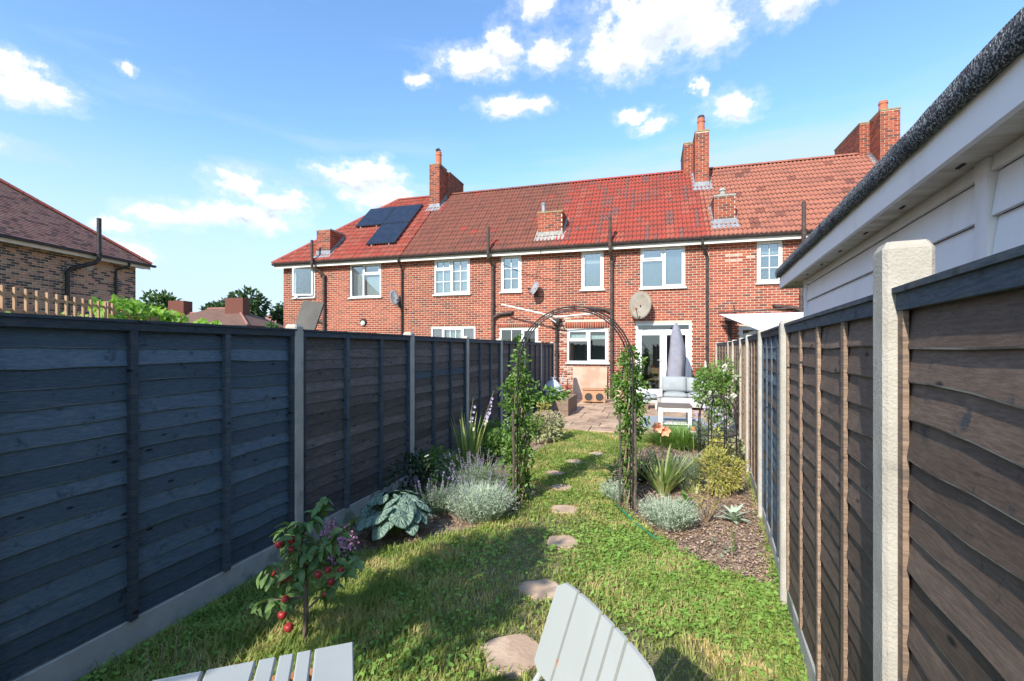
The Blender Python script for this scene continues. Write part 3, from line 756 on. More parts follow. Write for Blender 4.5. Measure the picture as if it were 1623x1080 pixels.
def tiled_roof(H, x0, x1, mats, wts, ridge='tile_red', hipx=None, seed=1, streak=False):
    """front slope in local coords (wall plane y=0), eave at y=-.3"""
    ye, ze = EAVE_Y - YW, EAVE_Z; ca, sa = math.cos(ALPHA), math.sin(ALPHA); run = RIDGE_Y - EAVE_Y; SL = run / ca
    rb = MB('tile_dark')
    yr, zr = ye + run, ze + run * math.tan(ALPHA)
    hl = lambda y: (x0 if hipx is None else hipx + (y - ye))
    rb.add([(hl(ye), ye + .02, ze - .02), (x1, ye + .02, ze - .02), (x1, yr, zr - .02), (hl(yr), yr, zr - .02), (x1, yr + run, ze - .02), (x0 if hipx is None else hipx, yr + run, ze - .02)],
           [(0, 1, 2, 3), (3, 2, 4, 5)] + ([(0, 3, 5)] if hipx is not None else []))
    roof = part('roof', rb, H, local=True)
    rnd = random.Random(seed); items = []
    rows = int(SL / TG) + 1; cols = int((x1 - x0) / TW) + 1
    state = {}
    for r in range(rows):
        s = r * TG
        if s > SL - .08: break
        y, z = ye + s * ca, ze + s * sa
        for c in range(cols):
            x = x1 - TW * (c + .5)
            if x < x0 - .01: continue
            m = rnd.choices(range(len(mats)), wts)[0]
            if streak and rnd.random() < .45 and state.get(c) is not None: m = state[c]
            state[c] = m
            edge = s + TG + .05 > SL or (hipx is not None and x - TW / 2 < hipx + (y - ye) + .4)
            if hipx is not None and x + TW / 2 < hipx + (y - ye): continue
            items.append((x, y, z, m, edge))
    good = [i for i in items if not i[4]]; good.sort(key=lambda i: i[1]); chosen = set(good[:300])
    for x, y, z, m, e in chosen:
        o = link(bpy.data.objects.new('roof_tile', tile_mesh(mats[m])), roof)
        o.location = (x, y + rnd.uniform(-.006, .006), z + rnd.uniform(-.004, .004)); o.rotation_euler = (ALPHA + rnd.uniform(-.010, .010), rnd.uniform(-.008, .008), rnd.uniform(-.010, .010))
    rest = [i for i in items if i not in chosen]
    if rest:
        A = np.array([(i[0], i[1] + rnd.uniform(-.006, .006), i[2] + rnd.uniform(-.004, .004)) for i in rest]); rot = np.array(Matrix.Rotation(ALPHA, 3, 'X'))
        V = (TV @ rot.T)[None] + A[:, None]
        if hipx is not None: V[..., 0] = np.maximum(V[..., 0], hipx + (V[..., 1] - ye))
        V[..., 2] = np.minimum(V[..., 2], zr + .03); V[..., 1] = np.minimum(V[..., 1], yr + .02)
        V = V.reshape(-1, 3)
        F = (TF[None] + (np.arange(len(A)) * len(TV))[:, None, None]).reshape(-1, 4)
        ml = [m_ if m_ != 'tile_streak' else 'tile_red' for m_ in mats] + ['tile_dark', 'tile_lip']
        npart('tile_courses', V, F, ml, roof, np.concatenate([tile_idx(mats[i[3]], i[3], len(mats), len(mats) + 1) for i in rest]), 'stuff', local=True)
    def rtile(p, q):
        p, q = Vector(p), Vector(q); t = (q - p).normalized(); s_ = t.cross(Vector((0, 0, 1))).normalized(); u = s_.cross(t)
        mb = MB(ridge); V = []
        for e in (p, q):
            for k in range(6):
                a = math.pi * (k / 5); V.append(e + s_ * math.cos(a) * .11 + u * (math.sin(a) * .085 - .02))
        mb.add(V, [(i, i + 1, 7 + i, 6 + i) for i in range(5)] + [(0, 1, 2, 3, 4, 5), (11, 10, 9, 8, 7, 6)])
        part('ridge_tile', mb, roof, local=True)
    x = hl(yr)
    while x < x1 - .05:
        rtile((x, yr, zr + .02), (min(x + .44, x1), yr, zr + .02)); x += .45
    if hipx is not None:
        k = int(run * 1.6 / .42)
        for i in range(k):
            t0, t1 = i / k, (i + .97) / k
            rtile((hipx + run * t0, ye + run * t0, ze + (zr - ze) * t0 + .03), (hipx + run * t1, ye + run * t1, ze + (zr - ze) * t1 + .03))
    return roof

def eaves(H, x0, x1):
    part('fascia_board', MB('fascia').box(x0, x1, -.245, -.22, 4.72, 4.895), H, local=True)
    part('soffit', MB('fascia').box(x0, x1, -.218, -.002, 4.78, 4.80), H, local=True)
    gm = MB('black'); k = 7
    for sx in (0,):
        V = []
        for x in (x0, x1):
            for i in range(k): a = math.pi + math.pi * i / (k - 1); V.append((x, -.305 + .058 * math.cos(a), 4.885 + .058 * math.sin(a)))
            for i in range(k): a = 2 * math.pi - math.pi * i / (k - 1); V.append((x, -.305 + .050 * math.cos(a), 4.885 + .050 * math.sin(a)))
        n = 2 * k; gm.add(V, [(i, (i + 1) % n, n + (i + 1) % n, n + i) for i in range(n)] + [tuple(range(n)), tuple(range(2 * n - 1, n - 1, -1))])
    part('gutter', gm, H, local=True)

def stack(mb_b, mb_m, x0, x1, y0, y1, z0, z1, pre='brick'):
    """bricks laid round a mortar core; returns box rows with material"""
    mb_m.box(x0, x1, y0, y1, z0, z1)
    r = 0; z = z0
    while z + .07 < z1:
        o = .1125 * (r % 2)
        for (a0, a1, face) in ((x0, x1, 'f'), (x0, x1, 'b'), (y0, y1, 'l'), (y0, y1, 'r')):
            s = a0 - o
            while s < a1:
                a, b = max(s, a0) + .003, min(s + .217, a1) - .001
                if b - a > .03:
                    m = pre + str(random.choices(range(5), (.22, .25, .15, .2, .18))[0]); e = .006
                    if face == 'f': mb_b.box(a, b, y0 - e, y0 + .02, z + .005, z + .07, m)
                    elif face == 'b': mb_b.box(a, b, y1 - .02, y1 + e, z + .005, z + .07, m)
                    elif face == 'l': mb_b.box(x0 - e, x0 + .02, a, b, z + .005, z + .07, m)
                    else: mb_b.box(x1 - .02, x1 + e, a, b, z + .005, z + .07, m)
                s += .225
        z += .075; r += 1
def chimney(H, stacks, pots=(), flash=None, cap='lichen', label=None):
    """stacks: world boxes x0,x1,y0,y1,z0,z1"""
    ms = MB('mortar'); mb = MB(*['brick%d' % i for i in range(5)])
    for s in stacks: stack(mb, ms, *s)
    ch = part('chimney', ms, H, label=label)
    part('chimney_bricks', mb, ch, kind='stuff')
    cm = MB(cap)
    for x0, x1, y0, y1, z0, z1 in stacks: cm.box(x0 - .02, x1 + .02, y0 - .02, y1 + .02, z1 - .005, z1 + .04)
    part('capping', cm, ch)
    for x, y, z, h, kind in pots:
        pm = MB('terracotta'); pm.lathe((x, y, z), [(.15, 0), (.15, .06), (.125, .1), (.115, h * .75), (.135, h * .78), (.135, h * .84), (.115, h * .86), (.12, h), (.09, h), (.09, h - .1)], 14)
        if kind == 'cowl': pm.lathe((x, y, z + h + .0), [(.12, 0), (.12, .05), (.10, .10), (.09, .05)], 12, 'hole')
        if kind == 'bird': pm.tube([(x - .11, y, z + h), (x - .08, y, z + h + .1), (x, y, z + h + .13), (x + .1, y, z + h + .05)], [.02, .06, .06, .02], 6, 'hole')
        part('chimney_pot', pm, ch, smooth=False)
    if flash:
        fm = MB(flash[0])
        for pts in flash[1:]: fm.add(pts, [tuple(range(len(pts)))])
        part('flashing', fm, ch)
    return ch
def rz(y): return EAVE_Z + (y - EAVE_Y) * math.tan(ALPHA)
def flashing(x0, x1, y0, y1, m='lead', s=.10, drop=.22):
    e = .075
    P = lambda x, y: (x, y, rz(y) + e)
    front = [P(x0 - s, y0 - drop), P(x1 + s, y0 - drop), P(x1 + s, y0 + .0), P(x0 - s, y0 + .0)]
    up = [(x0 - .015, y0 - .012, rz(y0) + e), (x1 + .015, y0 - .012, rz(y0) + e), (x1 + .015, y0 - .012, rz(y0) + .22), (x0 - .015, y0 - .012, rz(y0) + .22)]
    L = [P(x0 - s, y0), P(x0, y0), P(x0, y1), P(x0 - s, y1)]; Rr = [P(x1, y0), P(x1 + s, y0), P(x1 + s, y1), P(x1, y1)]
    L2 = [(x0 - .012, y0, rz(y0) + e), (x0 - .012, y1, rz(y1) + e), (x0 - .012, y1, rz(y1) + .2), (x0 - .012, y0, rz(y0) + .2)]
    R2 = [(x1 + .012, y0, rz(y0) + e), (x1 + .012, y1, rz(y1) + e), (x1 + .012, y1, rz(y1) + .2), (x1 + .012, y0, rz(y0) + .2)]
    return (m, front, up, L, Rr, L2, R2)

def pipe(H, name, pts, r, m='black', collars=(), n=10, brackets=True):
    mb = MB(m); mb.tube(pts, r, n)
    for p in collars: mb.lathe(p, [(r * 1.0, 0), (r * 1.28, .01), (r * 1.28, .07), (r * 1.0, .08)], n)
    return part(name, mb, H, smooth=False)

def soil_stack(H, x, xb=None, zb=None, m='iron', zlow=0.0, xstub=None, toppz=5.72):
    xs = x if xstub is None else xstub
    st = pipe(H, 'soil_pipe', [(x, 15.20, zlow), (x, 15.20, 4.36), (x, 15.19, 4.42), (xs, 14.93, 4.66), (xs, 14.90, 4.74), (xs, 14.90, toppz)], .052, m, [(x, 15.2, 4.28), (xs, 14.90, 4.78), (x, 15.2, 2.55), (x, 15.2, 3.1), (x, 15.2, 1.2)])
    if xb is not None:
        pipe(st, 'branch_pipe', [(x, 15.2, zb - .14), (x + (xb - x) * .3, 15.2, zb - .02), (xb, 15.2, zb + .03), (xb + (.03 if xb > x else -.03), 15.33, zb + .05)], .05, m)
    return st

def terrace(label, x0, x1, group='red brick terrace houses'):
    return thing('terrace_house', label, 'house', ((x0 + x1) / 2, YW, 0), 0, group)
def hx(H, *h): return (h[0] - H.location.x, h[1] - H.location.x, h[2], h[3])
def shell(H, x0, x1, hip=False):
    """flank and back walls"""
    a, b = x0 - H.location.x, x1 - H.location.x
    mb = MB('brick1')
    mb.quad((a, .001, 0), (a, 6.4, 0), (a, 6.4, 4.85), (a, .001, 4.85)); mb.quad((b, .001, 0), (b, .001, 4.85), (b, 6.4, 4.85), (b, 6.4, 0)); mb.quad((a, 6.4, 0), (b, 6.4, 0), (b, 6.4, 4.85), (a, 6.4, 4.85))
    part('flank_wall', mb, H, local=True)

def xl(H, v): return v - H.location.x
FENCEVIS = lambda x, z: z > 1.95
# --- end house (far left of the terrace)
H1 = terrace('end terrace house with hipped red roof and black solar panels', -13.80, -8.52)
W1, W2 = (-13.30, -12.36, 3.60, 4.775), (-10.78, -9.47, 3.53, 4.775)
facade(H1, xl(H1, -13.80), xl(H1, -8.522), 0, 4.80, [hx(H1, *W1), hx(H1, *W2)], vis=lambda x, z: z > 2.4)
shell(H1, -13.80, -8.53)
window(H1, *hx(H1, *W1), [(0, 1, 0, 1, 1, 1, False)], curtain=[(0, 1, 0, 1, 'grey_net')], name='window')
sw = MB('white'); hxm = -13.80 - 0
# the casement of that window stands ajar
c_ = Vector((xl(H1, -12.42), -.02, 0)); ang = R(-14); ax = Vector((-math.cos(ang), math.sin(ang), 0)); ay = Vector((0, 0, 1)); an = ax.cross(ay)
for (s0, s1, t0, t1) in ((0, .8, 3.66, 3.72), (0, .8, 4.68, 4.74), (0, .055, 3.72, 4.68), (.745, .8, 3.72, 4.68)):
    sw.obox(c_ + ax * (s0 + s1) / 2 + ay * (t0 + t1) / 2, ax, ay, an, (s1 - s0) / 2, (t1 - t0) / 2, .02)
sash = part('open_sash', sw, H1, local=True)
gp = MB('glass_sky'); gp.obox(c_ + ax * .4 + ay * 4.2, ax, ay, an, .345, .48, .004); part('pane', gp, sash, local=True)
window(H1, *hx(H1, *W2), [(0, .42, 0, 1, 1, 1, False), (.42, 1, 0, .70, 1, 1, False), (.42, 1, .70, 1, 1, 1, True)], curtain=[(.16, .42, 0, .74, 'blindw'), (.5, 1, 0, .62, 'blindw'), (0, .16, 0, 1, 'grey_net')])
eaves(H1, xl(H1, -14.05), xl(H1, -8.52))
tiled_roof(H1, xl(H1, -14.08), xl(H1, -8.50), ['tile_new', 'tile_red'], (.6, .4), 'tile_new', xl(H1, -14.08), 3)
soil_stack(H1, -11.86, -12.95, 2.74, 'iron', .0, -12.15, 5.68)
chimney(H1, [(-12.22, -11.62, 15.25, 16.15, 4.9, 6.12)], flash=flashing(-12.22, -11.62, 15.25, 16.15, 'lead', .07, .16), cap='cement', label='low brick chimney on the eaves by the vent pipe')
chimney(H1, [(-8.66, -8.22, 17.62, 18.35, 7.0, 9.12), (-8.50, -8.10, 18.36, 19.9, 7.3, 9.02)], [(-8.42, 17.98, 9.14, .62, 'bird')], flashing(-8.66, -8.22, 17.62, 18.5), label='tall brick party chimney with one red pot')
pipe(H1, 'downpipe', [(-8.58, 14.98, 4.84), (-8.58, 14.98, 4.74), (-8.58, 15.23, 4.5), (-8.58, 15.23, 0)], .036, 'black', [(-8.58, 15.23, 4.4), (-8.58, 15.23, 2.7)])
# --- second house
H2 = terrace('terrace house with russet tiles, Georgian bars and purple curtains', -8.52, -2.93)
W3, W4, G3, G4 = (-7.33, -5.99, 3.53, 4.775), (-4.86, -4.15, 3.54, 4.775), (-7.46, -5.79, 1.12, 2.38), (-4.90, -3.57, 1.14, 2.31)
facade(H2, xl(H2, -8.518), xl(H2, -2.932), 0, 4.80, [hx(H2, *q) for q in (W3, W4, G3, G4)], vis=lambda x, z: z > 2.0, soldier=[hx(H2, -4.98, -3.5, 2.325, 2.475)])
shell(H2, -8.515, -2.935)
window(H2, *hx(H2, *W3), [(0, .48, 0, .72, 2, 2, False), (0, .48, .72, 1, 2, 1, True), (.48, 1, 0, 1, 2, 3, True)], curtain=[(0, 1, 0, 1, 'net')])
window(H2, *hx(H2, *W4), [(0, 1, 0, 1, 2, 3, True)], curtain=[(0, 1, 0, 1, 'grey_net')])
window(H2, *hx(H2, *G3), [(0, .25, 0, 1, 1, 1, False), (.25, .74, 0, 1, 3, 3, True), (.74, 1, 0, 1, 1, 1, False)], curtain=[(0, .25, 0, 1, 'purple'), (.25, .74, 0, 1, 'net'), (.74, 1, 0, 1, 'purple')])
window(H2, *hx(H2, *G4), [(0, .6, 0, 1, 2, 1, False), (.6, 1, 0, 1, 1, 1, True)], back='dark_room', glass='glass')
eaves(H2, xl(H2, -8.518), xl(H2, -2.95))
tiled_roof(H2, xl(H2, -8.50), xl(H2, -2.97), ['tile_brown', 'tile_brown2', 'tile_red'], (.74, .24, .02), 'tile_brown', None, 5)
soil_stack(H2, -5.12, -4.46, 2.80, 'iron', 0, -5.18, 5.68)
chimney(H2, [(-3.60, -2.78, 15.42, 16.35, 5.0, 6.14)], flash=flashing(-3.60, -2.78, 15.42, 16.3, 'cement', .10, .2), cap='lichen', label='low weathered chimney with a grey flue cowl')
fl = MB('lead'); fl.lathe((-3.50, 15.85, 6.16), [(.07, 0), (.07, .36), (.085, .38), (.085, .44)], 10); part('flue', fl, H2)
# --- third house: the garden's own
H3 = terrace('terrace house with streaked bright red roof behind the garden', -2.93, 1.70)
W5, W6, G5, FD = (-2.13, -1.43, 3.52, 4.765), (-.29, 1.02, 3.50, 4.775), (-2.60, -1.28, 1.17, 2.26), (-.43, 1.20, .20, 2.41)
facade(H3, xl(H3, -2.928), xl(H3, 1.698), 0, 4.80, [hx(H3, *q) for q in (W5, W6, G5, FD)], vis=lambda x, z: True, pale=lambda x, z: x < xl(H3, -2.30) and z < 2.7 or z < .5, soldier=[hx(H3, -2.66, -1.2, 2.275, 2.49)])
shell(H3, -2.925, 1.695)
window(H3, *hx(H3, *W5), [(0, 1, 0, 1, 1, 1, True)], curtain=[(0, 1, 0, .70, 'grey_net'), (0, 1, .70, .82, 'blindw'), (0, 1, .82, 1, 'grey_net')])
window(H3, *hx(H3, *W6), [(0, .52, 0, .70, 1, 1, False), (0, .52, .70, 1, 1, 1, True), (.52, 1, 0, 1, 1, 1, True)], curtain=[(0, 1, 0, 1, 'grey_net')])
window(H3, *hx(H3, *G5), [(0, .52, 0, .68, 1, 1, False), (0, .52, .68, 1, 1, 1, True), (.52, 1, 0, 1, 1, 1, True)], back='room', glass='glass', curtain=[(.04, .5, .72, .88, 'blindw'), (.56, .98, .72, .84, 'blindw')])
d = MB('white'); a, b = xl(H3, FD[0]), xl(H3, FD[1]); c0, c1 = FD[2], FD[3]
for q in ((a, a + .07, c0, c1), (b - .07, b, c0, c1), (a + .07, b - .07, c1 - .06, c1), (a + .07, b - .07, c0, c0 + .06), (a + .07, b - .07, c1 - .28, c1 - .20)): d.box(q[0], q[1], .015, .085, q[2], q[3])
door = part('french_door', d, H3, local=True); mid = (a + b) / 2
for s0, s1 in ((a + .07, mid), (mid, b - .07)):
    lf = MB('white'); l0, l1 = c0 + .06, c1 - .28
    for q in ((s0 + .003, s0 + .10, l0, l1), (s1 - .10, s1 - .003, l0, l1), (s0 + .10, s1 - .10, l1 - .09, l1), (s0 + .10, s1 - .10, l0, l0 + .11)): lf.box(q[0], q[1], .005, .07, q[2], q[3])
    part('door_leaf', lf, door, local=True)
    part('pane', MB('glass').box(s0 + .10, s1 - .10, .036, .042, l0 + .11, l1 - .09), door, local=True)
part('pane', MB('glass').box(a + .07, b - .07, .036, .042, c1 - .20, c1 - .06), door, local=True)
hd = MB('alu'); hd.box(mid - .065, mid - .035, -.012, .004, 1.16, 1.36); hd.tube([(mid - .05, -.01, 1.27), (mid - .05, -.05, 1.27), (mid - .17, -.05, 1.27)], .009, 6); part('door_handle', hd, door, local=True)
part('door_sill', MB('white').box(a - .03, b + .03, -.10, .05, c0 - .05, c0 - .003), door, local=True)
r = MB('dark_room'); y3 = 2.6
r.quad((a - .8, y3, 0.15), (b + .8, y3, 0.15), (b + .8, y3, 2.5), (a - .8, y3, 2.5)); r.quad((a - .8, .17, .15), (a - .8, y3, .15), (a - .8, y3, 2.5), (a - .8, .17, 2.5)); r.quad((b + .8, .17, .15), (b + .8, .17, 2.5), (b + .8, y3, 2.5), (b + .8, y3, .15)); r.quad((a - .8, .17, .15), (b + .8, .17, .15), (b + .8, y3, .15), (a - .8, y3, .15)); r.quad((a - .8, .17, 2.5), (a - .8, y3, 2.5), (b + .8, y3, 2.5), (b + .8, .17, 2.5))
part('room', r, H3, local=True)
part('rear_step', MB('cement').box(a - .1, b + .1, -.35, -.102, 0.0, .13), H3, local=True)
eaves(H3, xl(H3, -2.948), xl(H3, 1.70))
tiled_roof(H3, xl(H3, -2.97), xl(H3, 1.73), ['tile_red', 'tile_new', 'tile_streak', 'tile_dark'], (.54, .12, .30, .04), 'tile_red', None, 9, streak=True)
soil_stack(H3, -1.17, -1.86, 2.90, 'iron', 0, -1.19, 5.70)
pipe(H3, 'hopper_pipe', [(-2.93, 15.22, 0), (-2.93, 15.22, 2.40)], .05, 'black', [(-2.93, 15.22, 1.4)])
hp = MB('black'); hp.box(-3.08, -2.78, 15.10, 15.285, 2.50, 2.60); hp.add([(-3.06, 15.11, 2.5), (-2.80, 15.11, 2.5), (-2.80, 15.28, 2.5), (-3.06, 15.28, 2.5), (-2.99, 15.16, 2.36), (-2.87, 15.16, 2.36), (-2.87, 15.27, 2.36), (-2.99, 15.27, 2.36)], [(0, 4, 5, 1), (1, 5, 6, 2), (2, 6, 7, 3), (3, 7, 4, 0), (4, 7, 6, 5)]); part('rainwater_hopper', hp, H3)
chimney(H3, [(1.50, 1.93, 17.45, 18.30, 6.8, 9.10), (1.18, 1.52, 18.31, 20.0, 7.4, 9.08)], [(1.72, 17.85, 9.13, .58, 'cowl')], flashing(1.50, 1.93, 17.45, 18.5), label='tall narrow brick chimney with capped red pot on the ridge')
pipe(H3, 'downpipe', [(1.48, 14.98, 4.84), (1.48, 14.98, 4.72), (1.62, 15.18, 4.44), (1.64, 15.23, 4.36), (1.64, 15.23, 0)], .036, 'black', [(1.64, 15.23, 4.3), (1.64, 15.23, 3.3), (1.64, 15.23, 1.6)])
# --- fourth house
H4 = terrace('terrace house with salmon tiles partly hidden by the white shed', 1.70, 7.05)
W7, G7 = (3.0, 3.66, 3.54, 4.775), (2.52, 3.6, 1.20, 2.27)
facade(H4, xl(H4, 1.702), xl(H4, 7.05), 0, 4.80, [hx(H4, *W7), hx(H4, *G7)], vis=lambda x, z: x < xl(H4, 4.2), pale=lambda x, z: abs(x - xl(H4, 2.4)) < .32 and 4.15 < z < 4.5)
shell(H4, 1.705, 7.05)
window(H4, *hx(H4, *W7), [(0, 1, 0, 1, 2, 3, True)], curtain=[(0, 1, 0, .72, 'grey_net'), (0, 1, .72, .88, 'blindw')])
window(H4, *hx(H4, *G7), [(0, .5, 0, 1, 1, 1, True), (.5, 1, 0, 1, 1, 1, False)], back='room', glass='glass')
eaves(H4, xl(H4, 1.70), xl(H4, 7.05))
tiled_roof(H4, xl(H4, 1.73), xl(H4, 7.1), ['tile_salmon', 'tile_brown'], (.95, .05), 'tile_salmon', None, 13)
soil_stack(H4, 4.12, 3.46, 2.82, 'iron', 0, 4.10, 5.70)
pipe(H4, 'waste_pipe', [(2.25, 15.22, 0), (2.25, 15.22, 2.5)], .045, 'black')
hp = MB('black'); hp.box(2.12, 2.38, 15.12, 15.285, 2.42, 2.56); part('rainwater_hopper', hp, H4)
chimney(H4, [(1.86, 2.44, 15.45, 16.4, 5.0, 6.22)], flash=flashing(1.86, 2.44, 15.45, 16.3, 'lead', .09, .2), cap='cement', label='low pale brick chimney with rounded cement top')
fl = MB('cement'); fl.lathe((2.15, 15.9, 6.24), [(.22, 0), (.16, .1), (.08, .14), (.08, .24), (.11, .26), (.09, .34), (.02, .37)], 10); part('flue', fl, H4)
chimney(H4, [(6.98, 7.50, 17.6, 18.35, 7.0, 9.13), (6.70, 7.24, 18.36, 20.6, 7.2, 9.10)], [(7.2, 17.98, 9.16, .42, 'plain')], flashing(6.98, 7.50, 17.6, 18.5), label='large brick chimney with short red pot at far right')
# faint pale patch where something once hung
H5 = terrace('terrace house beyond the white shed, mostly hidden', 7.05, 12.3)
facade(H5, xl(H5, 7.052), xl(H5, 12.3), 0, 4.80, [], limit=0)
shell(H5, 7.055, 12.3)
eaves(H5, xl(H5, 7.05), xl(H5, 12.3))
rb = MB('tile_salmon'); a, b = xl(H5, 7.1), xl(H5, 12.5); rb.add([(a, -.3, 4.9), (b, -.3, 4.9), (b, 3.22, 8.12), (a, 3.22, 8.12), (b, 6.74, 4.9), (a, 6.74, 4.9)], [(0, 1, 2, 3), (3, 2, 4, 5)]); part('roof', rb, H5, local=True)

# ------------------------------------------------------------------ things fixed to the terrace
def solar(c, u, v, nx, w, h, label):
    """panel lying over the H1 slope; (u along x, v up slope) metres from roof eave origin"""
    ca, sa = math.cos(ALPHA), math.sin(ALPHA)
    P = Vector((u, EAVE_Y + v * ca, EAVE_Z + v * sa)) + Vector((0, -sa, ca)) * .12
    X, Yv, N = Vector((1, 0, 0)), Vector((0, ca, sa)), Vector((0, -sa, ca))
    T = thing('solar_panel', label, 'solar panel', tuple(P), 0, 'solar panels on the hipped roof')
    f = MB('solar_f'); f.obox(P, X, Yv, N, w / 2, h / 2, .018); part('frame', f, T)
    s = MB('solar'); s.obox(P + N * .0205, X, Yv, N, w / 2 - .025, h / 2 - .025, .001); part('cells', s, T)
    br = MB('alu')
    for q in (-.3, .3): br.obox(P + X * q * w - N * .055, X, Yv, N, .02, h / 2 + .04, .03)
    part('rail', br, T)
solar(0, -10.88, 3.10, 0, 1.22, 1.52, 'black solar panel at the upper left beside the roof hip')
solar(0, -9.64, 3.10, 0, 1.22, 1.52, 'black solar panel at the upper right of the three on the roof')
solar(0, -9.64, 1.55, 0, 1.22, 1.52, 'lowest black solar panel, on its own nearest the gutter')

def dish(x, z, rx, rzz, off, yawd, mat, label, tilt=18):
    T = thing('satellite_dish', label, 'satellite dish', (x, YW, z))
    c = Vector((x, YW - off, z)); nrm = Vector((math.sin(R(yawd)) * math.cos(R(tilt)), -math.cos(R(yawd)) * math.cos(R(tilt)), math.sin(R(tilt))))
    sx = nrm.cross(Vector((0, 0, 1))).normalized() * -1; up = sx.cross(nrm) * -1
    if up.z < 0: up = -up
    d = MB(mat); V = []; k = 22
    for side, dz in ((0, 0), (1, -.012)):
        for q in (0, .35, .7, 1.0):
            for j in range(k):
                a = 6.2832 * j / k; V.append(c + sx * math.cos(a) * rx * q + up * math.sin(a) * rzz * q + nrm * (.13 * rx * (q * q - 1) * 2 + dz))
    F = []
    for s in (0, 4 * k):
        for i in range(3):
            for j in range(k): F.append((s + i * k + j, s + i * k + (j + 1) % k, s + (i + 1) * k + (j + 1) % k, s + (i + 1) * k + j))
    for j in range(k): F.append((3 * k + j, 3 * k + (j + 1) % k, 7 * k + (j + 1) % k, 7 * k + j))
    d.add(V, F); part('reflector', d, T, smooth=True)
    ar = MB('iron'); ar.tube([c - nrm * .04, c - nrm * .1 - up * .05, (x, YW - .03, z - rzz * .7)], .02, 6); ar.box(x - .06, x + .06, YW - .028, YW - .008, z - rzz * .7 - .1, z - rzz * .7 + .1); part('wall_bracket', ar, T)
    lm = MB('iron'); e = c + nrm * rx * 1.1 - up * rzz * .55
    lm.tube([c - up * rzz * 1.0, c - up * rzz * 1.05 + nrm * .1, e], .011, 6); lm.tube([e, e - nrm * .09 + up * .03], [.03, .022], 8); part('feed_arm', lm, T)
dish(-8.72, 3.44, .17, .30, .34, 58, 'dish_g', 'small grey dish turned sideways beside the left downpipe')
dish(-3.62, 3.60, .19, .24, .32, -42, 'dish_g', 'small grey dish below the barred window of the russet house', 24)
dish(-.30, 2.96, .345, .45, .36, -14, 'dish_r', 'large oval rust-stained dish left of the french doors', 12)
lp = MB('black'); lp.lathe((0, 0, 0), [(.06, -.02), (.13, .0), (.13, .05), (.08, .07)], 12); V = []
T = thing('bulkhead_lamp', 'small black bulkhead lamp on the end house wall', 'wall lamp', (-10.2, YW, 2.6))
q = MB('black'); q.tube([(-10.2, YW - .005, 2.6), (-10.2, YW - .06, 2.6)], [.15, .12], 14); part('housing', q, T)
q = MB('blindw'); q.tube([(-10.2, YW - .05, 2.56), (-10.2, YW - .10, 2.56)], [.10, .06], 12); part('glass_cover', q, T)
# washing-line post beside the hopper pipe
T = thing('washing_line_bar', 'pale T shaped washing line bar above the kitchen corner', 'washing line', (-2.82, 14.7, 0))
q = MB('alu'); q.tube([(-2.82, 15.09, 2.60), (-2.82, 14.7, 2.62)], .026, 8); part('wall_arm', q, T)
q = MB('alu'); q.tube([(-4.65, 14.72, 3.06), (-2.82, 14.7, 2.62), (-1.58, 14.68, 2.71)], .028, 8); part('cross_bar', q, T)
q = MB('alu'); q.tube([(-3.4, 14.7, 2.78), (-3.1, 14.7, 2.62), (-2.85, 14.7, 2.45)], .018, 8); part('brace', q, T)
# cables running from the eaves
cb = MB('black')
for p0, p1, sg in (((-5.05, 15.2, 4.62), (-2.9, 15.25, 3.85), .12), ((-3.4, 15.0, 4.85), (-3.62, 15.26, 4.0), .03), ((-2.82, 15.25, 4.65), (-2.85, 15.25, 4.2), .0)):
    cb.tube([Vector(p0).lerp(Vector(p1), t / 6) - Vector((0, 0, sg * math.sin(math.pi * t / 6))) for t in range(7)], .007, 4)
single('aerial_cable', cb, 'thin black cables sagging across the brick below the gutter', 'cable', (-4, 15.2, 4))

# awning and shed roof next door
T = thing('shade_sail', 'white sloping fabric awning next door beyond the right fence', 'awning', (2.6, 13.9, 2.4))
q = MB('sail'); P = [(1.92, 14.9, 2.62), (4.2, 14.6, 2.62), (3.3, 12.2, 2.18), (2.55, 12.6, 2.05)]
n = 8; V = []
for i in range(n + 1):
    for j in range(n + 1):
        u, v = i / n, j / n
        p = (Vector(P[0]) * (1 - u) + Vector(P[1]) * u) * (1 - v) + (Vector(P[3]) * (1 - u) + Vector(P[2]) * u) * v
        p.z -= .10 * math.sin(math.pi * u) * math.sin(math.pi * v); V.append(p)
F = [(i * (n + 1) + j, (i + 1) * (n + 1) + j, (i + 1) * (n + 1) + j + 1, i * (n + 1) + j + 1) for i in range(n) for j in range(n)]
q.add(V + [v - Vector((0, 0, .006)) for v in V], F + [tuple(k + (n + 1) ** 2 for k in f[::-1]) for f in F]); part('cloth', q, T, smooth=True)
q = MB('iron'); q.tube([(1.9, 14.95, 2.66), (4.4, 14.7, 2.78)], .022, 8); part('rail', q, T)
q = MB('iron'); q.tube([(2.35, 14.9, 2.6), (2.37, 15.26, 2.9)], .02, 6); part('bracket', q, T)
T = thing('garden_cupboard', 'orange timber cupboard top showing over the right fence', 'cupboard', (2.75, 12.6, 0))
q = MB('hut'); q.box(2.55, 2.95, 12.45, 12.8, 0, 1.98); part('body', q, T)
q = MB('hut'); q.box(2.50, 3.0, 12.40, 12.85, 1.982, 2.02); part('lid', q, T)

